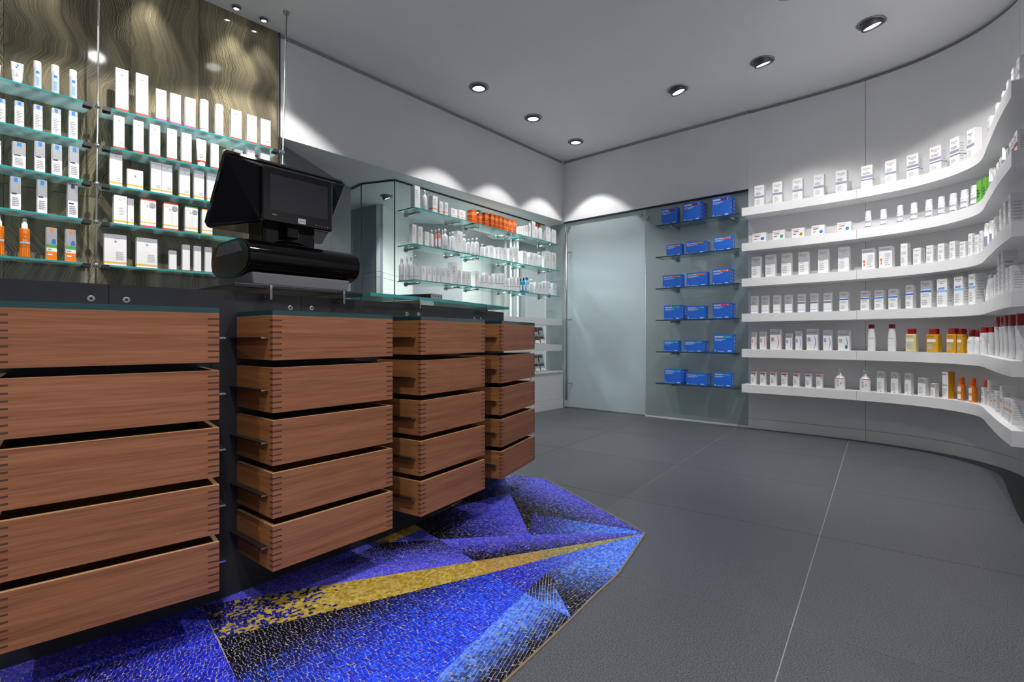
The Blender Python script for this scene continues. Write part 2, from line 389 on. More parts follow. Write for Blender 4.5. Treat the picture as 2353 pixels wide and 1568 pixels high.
# floor: dark bed and individual stone tiles
fl = MB().box(-7, 7, -5, 9.5, -.12, -.0012).build('floor', 'slab_dark', kind='structure')
E1, E2 = ph(54), ph(-36)
P1_, P2_ = .845, .885
def clip_poly(sub, cl):
    """Sutherland-Hodgman, cl counter-clockwise convex"""
    for i in range(len(cl)):
        a, b = cl[i], cl[(i + 1) % len(cl)]; out = []
        for j in range(len(sub)):
            p, q = sub[j - 1], sub[j]
            sp = (b[0] - a[0]) * (p[1] - a[1]) - (b[1] - a[1]) * (p[0] - a[0]); sq = (b[0] - a[0]) * (q[1] - a[1]) - (b[1] - a[1]) * (q[0] - a[0])
            if (sp >= 0) != (sq >= 0):
                t = sp / (sp - sq); out.append((p[0] + t * (q[0] - p[0]), p[1] + t * (q[1] - p[1])))
            if sq >= 0: out.append(q)
        sub = out
        if len(sub) < 3: return []
    return sub
g_ = .0016
tile_me = MB().box(g_, P1_ - g_, -P2_ + g_, -g_, -.012, 0)
tile_mesh = None
for i in range(-4, 11):
    for j in range(-6, 6):
        o2 = E1 * (1.68 - P1_ + i * P1_) + E2 * (-.21 + j * P2_)
        c = o2 + E1 * P1_ / 2 + E2 * P2_ / 2
        if c.y < -.6 or c.y > 7.6 or c.x < -2.6 or c.x > 4.2: continue
        if tile_mesh is None:
            t = tile_me.build('floor_tile', 'floor_stone', fl); tile_mesh = t.data
        else: t = link('floor_tile', tile_mesh, fl)
        t.location = (o2.x, o2.y, 0); t.rotation_euler = (0, 0, R(54))
# the local frame of a tile is (E1, left of E1): E2 is to the right, so y runs from -P2_ to 0
ceil = MB().box(-7, 7, -5, 9.5, CEIL, CEIL + .15).build('ceiling', 'ceiling_white', kind='structure')
def slab(name, a, b, thick, z0, z1, m, kind='structure', parent=None):
    """upright slab from plan point a to b, its room face on the line a-b, room to the right of a->b"""
    d = b - a; ang = math.atan2(d.y, d.x)
    return MB().box(0, d.length, 0, thick, z0, z1).build(name, m, parent, (a.x, a.y, 0), ang, kind)
BH = 2.245
# bulkhead of the left wall (its soffit is the ceiling of the office)
bk = MB()
pts = [tuple(S), tuple(C), tuple(C - 3.2 * V), tuple(S - 3.2 * V)]
bk.prism(pts, BH, CEIL - .035).build('wall_left', 'wall_white', kind='structure')
slab('trim_1', S - .012 * NU, C - .012 * NU, .03, CEIL - .035, CEIL, 'reveal_grey')
slab('wall_back', C, C + WE * V, .16, BH - .01, CEIL - .035, 'wall_white')
slab('trim_2', C - .012 * NV, C + WE * V - .012 * NV, .03, CEIL - .035, CEIL, 'reveal_grey')
slab('trim_3', C - .004 * NV + .004 * V, C + WE * V, .05, BH - .022, BH - .01, 'gap_black')
# curved wall: upper and lower fields with real joints
WL_ = plen(WALLC); t_j = .905
lo = [(0.0, t_j - .0015), (t_j + .0015, 2.0), (2.003, WL_)]
wr = empty('wall_right'); wr['kind'] = 'structure'
back = offset(WALLC, -.12)
for a, b in lo:
    for z0, z1 in ((.0, .092), (.0945, CEIL - .035)):
        pa = cut(WALLC, a, b); pb = offset(pa, -.10)
        MB().ribbon(pa, pb, z0, z1).build('wall_panel', 'wall_white', wr)
MB().ribbon(offset(WALLC, -.03), offset(WALLC, -.14), 0, CEIL).build('backing', 'reveal_grey', wr)
# black recess in the floor along the curved wall
n = len(WALLC); sh = []
for i, p in enumerate(offset(WALLC, .0)):
    sh.append(min(.16, .015 + .15 * (i / (len(wl) - 1)) ** 1.3))
edge = []
for i, p in enumerate(WALLC):
    a = WALLC[max(0, i - 1)]; b = WALLC[min(n - 1, i + 1)]; L = math.dist(a, b)
    edge.append((p[0] + (b[1] - a[1]) / L * sh[i], p[1] - (b[0] - a[0]) / L * sh[i]))
MB().ribbon(edge, WALLC, -.01, .0025).build('trim_4', 'plinth_black', kind='structure')
# room behind the camera: plain wall on the staff side, the shop front stays open to daylight
slab('wall_side', Vector((-5.0, -3.6)), Vector((-4.6, 1.1)), .15, 0, CEIL, 'wall_white')

# stone wall behind the counter, in slabs
SD = ph(47); SN = nrm(47)
ws = empty('wall_stone'); ws['kind'] = 'structure'
edges = [0, .49, .833, 1.35, 1.85, 2.35, 2.9, 3.5, 4.2]
for k, (a, b) in enumerate(zip(edges[:-1], edges[1:])):
    p = S - SD * b
    for z0, z1 in ((0, 1.619), (1.6205, CEIL)):
        MB().box(0.0007, b - a - .0007, 0, .03, 0, z1 - z0).build('stone_slab', 'wave_stone', ws, (p.x, p.y, z0), R(47))
MB().box(0, 4.2, .031, .12, 0, CEIL).build('backing', 'reveal_grey', ws, tuple(S - SD * 4.2) + (0,), R(47))
MB().box(.001, .012, -.004, .12, 0, CEIL).build('trim_5', 'dark_steel', None, (S.x, S.y, 0), R(47), 'structure')

# office behind glass
G0 = S + SD * .04 - SN * .10; G1 = Vector((-1.511, 4.749))
og = empty('wall_office'); og['kind'] = 'structure'
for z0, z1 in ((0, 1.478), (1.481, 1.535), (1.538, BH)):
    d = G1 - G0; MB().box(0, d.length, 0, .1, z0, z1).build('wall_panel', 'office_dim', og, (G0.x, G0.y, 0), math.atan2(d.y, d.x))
ofw = empty('wall_office_rear'); ofw['kind'] = 'structure'
A_ = Vector((-1.85, 5.62)); B_ = Vector((-1.381, 5.3)); D_ = Vector((-1.211, 6.2)); E_ = Vector((-.614, 6.3)); F_ = Vector((-.269, 7.2)); G_ = Vector((.9, 7.6))
for a, b, m in ((A_, B_, 'office_shaded'), (B_, D_, 'office_white'), (D_, E_, 'office_grey'), (E_, F_, 'office_white'), (F_, G_, 'office_white')):  # shaded and grey faces: same wall, shade put into the colour
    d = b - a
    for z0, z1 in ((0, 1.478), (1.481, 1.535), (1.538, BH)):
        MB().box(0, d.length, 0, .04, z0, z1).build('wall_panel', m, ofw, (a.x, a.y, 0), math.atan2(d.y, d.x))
# glass front of the office
Pg1 = Vector((-1.036, 4.477)); OA = 51.5; OD = ph(OA); ON = nrm(OA); Pg0 = Vector((.407, 6.291)); Pg2 = Vector((-1.365, 4.588))
gw = empty('window_1'); gw['kind'] = 'structure'
def pane(a, b, z0, z1, m, parent, th=.01, name='glass_pane'):
    d = b - a; return MB().box(0.002, d.length - .002, 0, th, z0, z1).build(name, m, parent, (a.x, a.y, 0), math.atan2(d.y, d.x))
pane(Pg1, Pg1 + (Pg0 - Pg1) * .5, .0, BH - .004, 'clear_glass', gw); pane(Pg1 + (Pg0 - Pg1) * .5, Pg0, .0, BH - .004, 'clear_glass', gw)
pane(Pg2, Pg1, .0, BH - .004, 'clear_glass', gw); pane(G1, Pg2, .0, BH - .004, 'clear_glass', gw)
for a, b in ((Pg1, Pg0), (Pg2, Pg1), (G1, Pg2)):
    pane(a + .001 * ON, b + .001 * ON, BH - .012, BH - .001, 'gap_black', gw, .014, 'top_seal')
for p in (Pg1, Pg2):
    MB().box(-.004, .004, -.004, .012, 0, BH - .012).build('glass_edge', 'teal_edge', gw, (p.x, p.y, 0), R(20))
# frosted fixed glass closing the corner, sliding door, frosted panel
w2 = empty('window_2'); w2['kind'] = 'structure'
pane(Pg0 - .02 * NV, C - .03 * NV, 0, BH - .02, 'frosted_panel', w2)
dr = empty('door_1'); dr['kind'] = 'structure'
def vpt(s, d=0.0): q = C + V * s + NV * d; return q
pane(vpt(.012, -.03), vpt(1.05, -.03), .018, BH - .024, 'frosted_door', dr, .012)
pane(vpt(.0, -.032), vpt(1.05, -.032), .0, .016, 'steel', dr, .02, 'bottom_rail')
q = vpt(.065, .028)
MB().rod((q.x, q.y, .10), (q.x, q.y, 2.09), .016).build('door_handle', 'steel', dr)
for z in (.305, 1.06, 1.86):
    a = vpt(.065, .028); b = vpt(.115, -.02)
    MB().rod((a.x, a.y, z), (b.x, b.y, z), .011).build('handle_standoff', 'chrome', dr)
for s_, z in ((.07, 2.17), (1.0, 2.17)):
    a = vpt(s_, -.03); b = vpt(s_, -.004); MB().rod((a.x, a.y, z), (b.x, b.y, z), .022, n=16).build('glass_fitting', 'steel', dr)
w3 = empty('window_3'); w3['kind'] = 'structure'
pane(vpt(1.054, -.03), vpt(WE - .001, -.03), .018, BH - .024, 'frosted_panel', w3, .012)
pane(vpt(1.05, -.028), vpt(WE - .001, -.028), .0, .016, 'cabinet_white', w3, .02, 'bottom_rail')
a = vpt(1.075, -.03); b = vpt(1.075, -.012); MB().rod((a.x, a.y, 2.13), (b.x, b.y, 2.13), .02, n=14).build('glass_fitting', 'steel', w3)

# ------------------------------------------------------------------ lamps
def downlight(x, y, label, tilt=0.0, towards=(0, 0), watt=None, cone=77, r=.068, blend=.22, z=CEIL, lens='lamp_lens'):
    root = empty('ceiling_downlight', (x, y, z)); tag(root, label, 'ceiling light', 'recessed ceiling downlights')
    ring = MB().lathe([(r * 1.22, -.001, 0), (r * 1.25, -.006, 0), (r * 1.05, -.009, 0), (r, -.004, 0), (r, .0005, 0)], 28, cap=False).build('trim_ring', 'lamp_ring', root)
    dv = Vector((towards[0] - x, towards[1] - y, 0)); ax = Vector((0, 0, -1))
    if tilt: ax = (Vector((0, 0, -1)) * math.cos(R(tilt)) + dv.normalized() * math.sin(R(tilt))).normalized()
    M4 = Matrix.Translation(Vector((0, 0, -.002))) @ ax.to_track_quat('Z', 'Y').to_matrix().to_4x4()
    h = .030 if tilt else .018
    MB().lathe([(r * .9, -.02, 0), (r * .9, h, 0), (r * .78, h, 0), (r * .76, h - .008, 0)], 24, M4=M4, cap=False).build('lamp_head', 'lamp_inner', root)
    MB().lathe([(r * .76, h - .009, 0), (r * .5, h - .006, 0)], 24, M4=M4).build('lamp_lens', lens, root)
    ld = bpy.data.lights.new('spot', 'SPOT'); ld.energy = (LAMP_W if watt is None else watt); ld.spot_size = R(cone); ld.spot_blend = blend; ld.shadow_soft_size = .03
    ld.color = (1, .975, .95)
    lo_ = bpy.data.objects.new('spot_lamp', ld); COL.objects.link(lo_); lo_.parent = root
    lo_.location = ax * (h + .004); lo_.rotation_euler = ax.to_track_quat('-Z', 'Y').to_euler()
    return root
downlight(-.282, 4.295, 'white lit downlight nearest the till, in the row along the bulkhead', cone=87, watt=LAMP_W * .7)
downlight(.204, 4.891, 'white lit downlight, middle one of the row along the bulkhead', cone=87, watt=LAMP_W * .7)
downlight(.690, 5.488, 'white lit downlight in the ceiling nearest the glass door corner', cone=87, watt=LAMP_W * .7)
downlight(1.415, 4.333, 'tilted downlight nearest the blue boxes, first before the curved wall', 17, (2.2, 4.3), watt=LAMP_W * .22)
downlight(1.921, 3.889, 'tilted downlight, middle of the three facing the curved wall', 17, (2.9, 4.3), watt=LAMP_W * .22)
downlight(2.420, 3.416, 'tilted downlight farthest from the glass door, largest of all', 17, (3.3, 3.5), watt=LAMP_W * .22)
downlight(2.45, 2.70, 'tilted downlight above the end of the curved white shelves', 20, (2.8, 2.4), watt=LAMP_W * .45)
downlight(-1.246, 2.058, 'downlight above the counter, mirrored brightly in the stone wall', 24, (-2.2, 2.6), watt=LAMP_W * 1.4, cone=84, lens='lamp_lens_bright')
downlight(-1.168, 2.861, 'downlight above the counter near the hanging steel rod', 12, (-1.7, 3.4), watt=LAMP_W * 1.15, cone=98)
downlight(-1.95, 1.35, 'downlight above the counter away from the till', 22, (-2.8, 2.1), watt=LAMP_W * 1.1)
for k, (x, y) in enumerate(((-.35, .55), (.75, 1.55), (1.55, .5), (.3, -.6), (-1.2, -.7), (1.5, -1.1), (1.70, 3.10), (2.15, 2.75))):  # last two are added out of view to fill the curved shelf fronts
    downlight(x, y, '%s unseen downlight in the ceiling over the open floor' % ORD[k].capitalize(), (26 if k == 6 else 22) if k > 5 else 0, ((2.6, 4.3) if k == 6 else (3.1, 3.4)), cone=92 if k > 5 else 110, blend=.6, watt=LAMP_W * (1.0 if k > 5 else 1.5))
for k, t in enumerate((.30, .13, .75, 1.25, 1.75)):
    p = S - SD * t + SN * .085
    downlight(p.x, p.y, '%s small lit spotlight washing the stone wall, from its end' % ORD[[1, 0, 2, 3, 4][k]], watt=LAMP_W * .13, cone=60, lens='lamp_lens_bright', r=.022, blend=.4)
for k, (x, y) in enumerate(((-1.238, 5.0), (-.40, 5.62), (.05, 6.45))):  # second and third are added to light the office evenly
    downlight(x, y, '%s lit office downlight behind the glass partition, second and third added' % ORD[k], (22, 0, 0)[k], (0, 5.6), watt=LAMP_W * (1.3, 1.9, .6)[k], cone=(105, 160, 160)[k], r=.05, blend=1.0, z=BH)

# corridor and lamps added behind the frosted glass to brighten it
slab('wall_corridor_added', C - .4 * V - 1.5 * NV, C + 3.2 * V - 1.5 * NV, .1, 0, BH + .2, 'office_white')
MB().prism([tuple(C - .4 * V - 1.5 * NV), tuple(C + 3.0 * V - 1.5 * NV), tuple(C + 3.0 * V - .17 * NV), tuple(C - .4 * V - .17 * NV)], BH, BH + .1).build('ceiling_corridor_added', 'office_white', kind='structure')
for k, (s_, w_) in enumerate(((.35, 1.0), (1.0, .8), (1.75, .45))):
    p = C + s_ * V - .75 * NV
    downlight(p.x, p.y, '%s added downlight brightening the frosted glass behind the door wall' % ORD[k], watt=LAMP_W * w_, cone=150, r=.05, blend=.6, z=BH)
# ---- measured positions (metres)
W_ITEMS = {
 0: [(0.137, 0.079, 0.186, 'eu'), (0.284, 0.077, 0.188, 'eu'), (0.44, 0.076, 0.187, 'eu'), (0.599, 0.074, 0.184, 'eu'), (0.758, 0.077, 0.184, 'eu'), (0.932, 0.075, 0.179, 'eub'), (1.088, 0.072, 0.176, 'eu'), (1.229, 0.075, 0.178, 'eub'), (1.378, 0.075, 0.184, 'eub'), (1.51, 0.068, 0.193, 'eub'), (1.641, 0.063, 0.197, 'eu'), (1.868, 0.12, 0.182, 'eu'), (2.167, 0.176, 0.152, 'eu'), (2.401, 0.135, 0.129, 'eu'), (2.566, 0.129, 0.123, 'eu'), (2.697, 0.069, 0.128, 'eu'), (2.825, 0.071, 0.127, 'eu')],
 1: [(0.137, 0.112, 0.08, 'bi', 'b'), (0.295, 0.097, 0.084, 'bi', 'g'), (0.444, 0.094, 0.082, 'bi', 'y'), (0.592, 0.095, 0.083, 'bi', 'b'), (0.777, 0.096, 0.08, 'bi', 'b'), (0.938, 0.049, 0.142, 'foam'), (1.038, 0.05, 0.136, 'foam'), (1.144, 0.047, 0.142, 'foam'), (1.231, 0.052, 0.14, 'foam'), (1.325, 0.054, 0.139, 'foam'), (1.407, 0.052, 0.138, 'foam'), (1.485, 0.057, 0.138, 'foam'), (1.566, 0.062, 0.138, 'foam'), (1.651, 0.066, 0.143, 'foam'), (1.719, 0.05, 0.155, 'green'), (1.787, 0.061, 0.153, 'green'), (1.898, 0.135, 0.179, 'wb'), (2.052, 0.141, 0.135, 'plain'), (2.205, 0.098, 0.127, 'plain'), (2.322, 0.098, 0.125, 'red'), (2.432, 0.101, 0.149, 'wb'), (2.551, 0.097, 0.106, 'red'), (2.644, 0.061, 0.111, 'red'), (2.708, 0.05, 0.112, 'red'), (2.775, 0.078, 0.122, 'red')],
 2: [(0.11, 0.076, 0.19, 'gt'), (0.227, 0.08, 0.195, 'gt'), (0.354, 0.076, 0.195, 'gt'), (0.485, 0.075, 0.192, 'gt'), (0.63, 0.075, 0.196, 'gt'), (0.773, 0.075, 0.198, 'gt'), (0.942, 0.085, 0.162, 'an'), (1.055, 0.085, 0.163, 'an'), (1.174, 0.044, 0.168, 'ew'), (1.257, 0.049, 0.121, 'ew'), (1.34, 0.045, 0.126, 'ew'), (1.415, 0.043, 0.126, 'ew'), (1.494, 0.04, 0.128, 'ew'), (1.572, 0.042, 0.111, 'ew'), (1.637, 0.033, 0.151, 'ew'), (1.696, 0.037, 0.131, 'ew'), (1.739, 0.033, 0.148, 'ew'), (1.802, 0.062, 0.183, 'wb'), (1.914, 0.103, 0.178, 'wb'), (2.093, 0.156, 0.165, 'ew'), (2.322, 0.108, 0.166, 'ew'), (2.473, 0.08, 0.173, 'ew'), (2.623, 0.067, 0.179, 'ew')],
 3: [(0.095, 0.056, 0.155, 'gb'), (0.184, 0.057, 0.154, 'gb'), (0.278, 0.055, 0.153, 'gb'), (0.37, 0.056, 0.152, 'gb'), (0.469, 0.055, 0.153, 'gb2'), (0.563, 0.055, 0.154, 'gb2'), (0.661, 0.057, 0.152, 'gb2'), (0.775, 0.06, 0.153, 'bt'), (0.918, 0.057, 0.15, 'bt'), (1.012, 0.06, 0.15, 'bt'), (1.103, 0.059, 0.151, 'bt'), (1.207, 0.047, 0.173, 'bt'), (1.316, 0.071, 0.194, 'bt'), (1.422, 0.068, 0.195, 'bl'), (1.54, 0.07, 0.196, 'bl'), (1.652, 0.056, 0.203, 'bl'), (1.772, 0.092, 0.18, 'tube'), (1.885, 0.056, 0.135, 'plain'), (1.955, 0.083, 0.141, 'plain'), (2.076, 0.128, 0.149, 'plain'), (2.244, 0.137, 0.244, 'plain'), (2.39, 0.112, 0.245, 'plain'), (2.542, 0.119, 0.138, 'ew'), (2.649, 0.067, 0.139, 'ew')],
 4: [(0.091, 0.039, 0.15, 'ph', 'r'), (0.166, 0.05, 0.156, 'ph', 'r'), (0.268, 0.085, 0.177, 'ph', 'r'), (0.373, 0.05, 0.139, 'ph', 'b'), (0.448, 0.048, 0.159, 'ph', 'b'), (0.549, 0.082, 0.177, 'ph', 'b'), (0.66, 0.061, 0.165, 'ph', 'b'), (0.774, 0.08, 0.16, 'ph', 't'), (0.958, 0.064, 0.207, 'rc'), (1.09, 0.066, 0.206, 'rc'), (1.216, 0.073, 0.17, 'oil', 'p'), (1.356, 0.086, 0.167, 'oil', 'y'), (1.484, 0.075, 0.168, 'oil', 'y'), (1.549, 0.046, 0.165, 'oil', 'y'), (1.61, 0.104, 0.157, 'wash'), (1.684, 0.034, 0.154, 'wash'), (1.737, 0.076, 0.17, 'lot'), (1.852, 0.142, 0.171, 'lot'), (2.076, 0.265, 0.225, 'rt'), (2.281, 0.126, 0.221, 'rt'), (2.416, 0.123, 0.222, 'rt'), (2.576, 0.151, 0.221, 'rt'), (2.755, 0.165, 0.22, 'rt'), (2.9, 0.095, 0.156, 'tube')],
 5: [(0.088, 0.045, 0.125, 'rl'), (0.167, 0.046, 0.126, 'rl'), (0.25, 0.051, 0.127, 'rl'), (0.338, 0.045, 0.127, 'rl'), (0.429, 0.047, 0.127, 'rl'), (0.522, 0.046, 0.127, 'rl'), (0.602, 0.046, 0.128, 'rl'), (0.743, 0.087, 0.163, 'pump'), (0.913, 0.087, 0.165, 'pump'), (1.023, 0.048, 0.159, 'ar'), (1.113, 0.048, 0.159, 'ar'), (1.198, 0.041, 0.155, 'ar'), (1.288, 0.049, 0.129, 'ar'), (1.361, 0.03, 0.095, 'ar'), (1.445, 0.041, 0.185, 'fifty'), (1.544, 0.031, 0.158, 'sun'), (1.635, 0.04, 0.156, 'sun'), (1.762, 0.096, 0.154, 'spf'), (1.847, 0.025, 0.16, 'sc'), (1.938, 0.052, 0.081, 'sc'), (2.108, 0.087, 0.114, 'sc'), (2.34, 0.087, 0.162, 'sc'), (2.494, 0.064, 0.111, 'sc'), (2.568, 0.049, 0.115, 'sc'), (2.65, 0.07, 0.116, 'sc')],
}
L_ITEMS = {
 0: [(0.724, 0.027, 0.062, 'tube'), (0.796, 0.046, 0.101, 'tubeL'), (0.867, 0.034, 0.134, 'bb'), (0.933, 0.036, 0.142, 'bb'), (1.003, 0.035, 0.146, 'bb')],
 1: [(0.736, 0.037, 0.111, 'bc'), (0.803, 0.032, 0.121, 'bc'), (0.87, 0.032, 0.127, 'bc'), (0.938, 0.034, 0.133, 'bc'), (1.004, 0.034, 0.142, 'bc')],
 2: [(0.726, 0.029, 0.112, 'bc'), (0.803, 0.046, 0.126, 'bcs'), (0.878, 0.037, 0.151, 'bcs'), (0.942, 0.038, 0.155, 'bcs'), (1.009, 0.039, 0.163, 'bcs')],
 3: [(0.791, 0.037, 0.159, 'bcs'), (0.887, 0.037, 0.166, 'bcs'), (1.005, 0.04, 0.176, 'bcd')],
 4: [(0.734, 0.043, 0.195, 'spr'), (0.825, 0.044, 0.195, 'spr'), (0.924, 0.04, 0.164, 'kid'), (0.999, 0.04, 0.167, 'kid')],
}
R_ITEMS = {
 0: [(0.104, 0.056, 0.229, 'hr'), (0.193, 0.057, 0.233, 'hr'), (0.282, 0.05, 0.177, 'hp'), (0.351, 0.052, 0.176, 'hp'), (0.425, 0.052, 0.177, 'hp'), (0.499, 0.048, 0.191, 'ht'), (0.579, 0.049, 0.188, 'ht'), (0.672, 0.06, 0.183, 'hr'), (0.762, 0.059, 0.178, 'hr'), (0.845, 0.061, 0.176, 'hr')],
 1: [(0.093, 0.048, 0.181, 'hr'), (0.179, 0.047, 0.18, 'hr'), (0.255, 0.05, 0.179, 'hr'), (0.337, 0.048, 0.178, 'hr'), (0.409, 0.051, 0.174, 'hr'), (0.489, 0.056, 0.174, 'htu'), (0.557, 0.042, 0.15, 'hr'), (0.625, 0.039, 0.13, 'hw'), (0.691, 0.046, 0.149, 'hw'), (0.762, 0.045, 0.183, 'hw'), (0.847, 0.056, 0.2, 'hw')],
 2: [(0.082, 0.055, 0.19, 'hy'), (0.167, 0.072, 0.105, 'hyl'), (0.264, 0.051, 0.177, 'hy'), (0.316, 0.051, 0.172, 'hy'), (0.403, 0.054, 0.172, 'hy'), (0.477, 0.053, 0.171, 'hy'), (0.547, 0.055, 0.169, 'hy')],
 3: [(0.103, 0.059, 0.154, 'hyb'), (0.149, 0.028, 0.146, 'hy'), (0.23, 0.072, 0.158, 'hs', 'r'), (0.338, 0.072, 0.157, 'hs', 'r'), (0.441, 0.066, 0.154, 'hs', 'g'), (0.524, 0.056, 0.152, 'hs', 'y')],
 4: [(0.084, 0.098, 0.169, 'hsq'), (0.227, 0.097, 0.167, 'hsq'), (0.351, 0.037, 0.112, 'hw'), (0.418, 0.038, 0.155, 'hw'), (0.477, 0.037, 0.154, 'hw'), (0.535, 0.036, 0.154, 'hw')],
}
O_ITEMS = {
 0: [(0.376, 0.071, 0.196, 'o'), (0.477, 0.056, 0.187, 'op'), (0.586, 0.07, 0.154, 'oo'), (0.662, 0.054, 0.121, 'oo'), (0.725, 0.051, 0.125, 'oo'), (0.829, 0.093, 0.088, 'oo'), (0.938, 0.099, 0.093, 'oo'), (1.105, 0.079, 0.13, 'or'), (1.2, 0.052, 0.111, 'or'), (1.294, 0.067, 0.14, 'or'), (1.384, 0.063, 0.144, 'or'), (1.45, 0.061, 0.141, 'or'), (1.516, 0.059, 0.148, 'or'), (1.587, 0.057, 0.145, 'or'), (1.667, 0.068, 0.142, 'or'), (1.749, 0.068, 0.148, 'or'), (1.837, 0.04, 0.09, 'o'), (1.88, 0.04, 0.101, 'o'), (1.924, 0.04, 0.115, 'o'), (1.971, 0.047, 0.13, 'o'), (2.026, 0.051, 0.16, 'o'), (2.099, 0.077, 0.195, 'o'), (2.173, 0.055, 0.182, 'oc'), (2.266, 0.111, 0.204, 'oc'), (2.393, 0.109, 0.194, 'o'), (2.516, 0.108, 0.174, 'o')],
 1: [(0.343, 0.054, 0.171, 'o'), (0.413, 0.06, 0.163, 'o'), (0.489, 0.061, 0.129, 'o'), (0.558, 0.046, 0.158, 'ob'), (0.603, 0.034, 0.168, 'obp'), (0.646, 0.042, 0.184, 'obp'), (0.684, 0.023, 0.181, 'op'), (0.73, 0.063, 0.198, 'op'), (0.781, 0.03, 0.172, 'ob'), (0.826, 0.056, 0.187, 'ob'), (0.907, 0.084, 0.204, 'o'), (0.984, 0.054, 0.188, 'ob'), (1.042, 0.054, 0.152, 'ob'), (1.104, 0.055, 0.168, 'ob'), (1.167, 0.062, 0.181, 'ob'), (1.246, 0.054, 0.132, 'ob'), (1.3, 0.043, 0.111, 'o'), (1.37, 0.066, 0.13, 'o'), (1.445, 0.045, 0.124, 'o'), (1.504, 0.047, 0.134, 'o'), (1.588, 0.079, 0.137, 'o'), (1.688, 0.077, 0.147, 'o'), (1.783, 0.081, 0.173, 'o'), (1.936, 0.124, 0.148, 'o'), (2.062, 0.09, 0.15, 'o'), (2.159, 0.073, 0.151, 'o'), (2.258, 0.107, 0.188, 'ob'), (2.395, 0.104, 0.208, 'o'), (2.517, 0.097, 0.209, 'o')],
 2: [(0.319, 0.057, 0.199, 'os'), (0.375, 0.045, 0.215, 'os'), (0.424, 0.048, 0.227, 'os'), (0.483, 0.062, 0.242, 'os'), (0.453, 0.058, 0.131, 'o'), (0.52, 0.049, 0.134, 'o'), (0.581, 0.052, 0.134, 'o'), (0.629, 0.037, 0.142, 'o'), (0.692, 0.058, 0.134, 'o'), (0.758, 0.059, 0.138, 'o'), (0.833, 0.076, 0.206, 'o'), (0.902, 0.051, 0.138, 'o'), (0.967, 0.062, 0.136, 'o'), (1.032, 0.057, 0.14, 'o'), (1.147, 0.069, 0.158, 'o'), (1.225, 0.062, 0.126, 'og'), (1.297, 0.061, 0.159, 'og'), (1.368, 0.061, 0.129, 'og'), (1.439, 0.056, 0.159, 'og'), (1.496, 0.046, 0.162, 'og'), (1.549, 0.05, 0.173, 'og'), (1.619, 0.068, 0.119, 'oy'), (1.685, 0.05, 0.132, 'oy'), (1.743, 0.056, 0.152, 'oy'), (1.809, 0.066, 0.156, 'oy'), (1.877, 0.056, 0.151, 'obl'), (1.934, 0.05, 0.165, 'obl'), (2.006, 0.079, 0.176, 'obb'), (2.092, 0.081, 0.159, 'ob'), (2.171, 0.059, 0.132, 'o'), (2.236, 0.058, 0.131, 'o'), (2.303, 0.059, 0.143, 'o'), (2.372, 0.066, 0.161, 'o'), (2.445, 0.068, 0.155, 'obw'), (2.533, 0.087, 0.153, 'o')],
}
B_ITEMS = {
 0: [(0.398, 0.166, 0.162, 'bx', 'd', 1), (0.629, 0.169, 0.185, 'bx', 'd', 2), (0.904, 0.162, 0.187, 'bx', 'd', 2)],
 1: [(0.447, 0.156, 0.113, 'bx', 'o', 1), (0.662, 0.193, 0.115, 'bx', 'o', 3), (0.921, 0.167, 0.131, 'bx', 'o', 1)],
 2: [(0.43, 0.199, 0.128, 'bx', 'o', 1), (0.676, 0.199, 0.132, 'bx', 'o', 1), (0.905, 0.161, 0.149, 'bx', 'o', 3)],
 3: [(0.431, 0.175, 0.144, 'bx', 'g', 2), (0.67, 0.178, 0.127, 'bx', 'g', 1), (0.908, 0.159, 0.147, 'bx', 'p', 2)],
 4: [(0.419, 0.155, 0.108, 'bx', 't', 1), (0.644, 0.18, 0.108, 'bx', 't', 2), (0.927, 0.179, 0.17, 'bx', 't', 1)],
 5: [(0.437, 0.176, 0.143, 'bx', 't', 2), (0.67, 0.192, 0.109, 'bx', 't', 4), (0.92, 0.16, 0.129, 'bx', 't', 1)],
}
BOLTS = [(1.082, 0.957), (1.161, 0.957), (1.639, 0.955), (1.721, 0.957), (2.183, 0.953), (2.261, 0.954), (2.739, 0.949), (2.813, 0.951)]
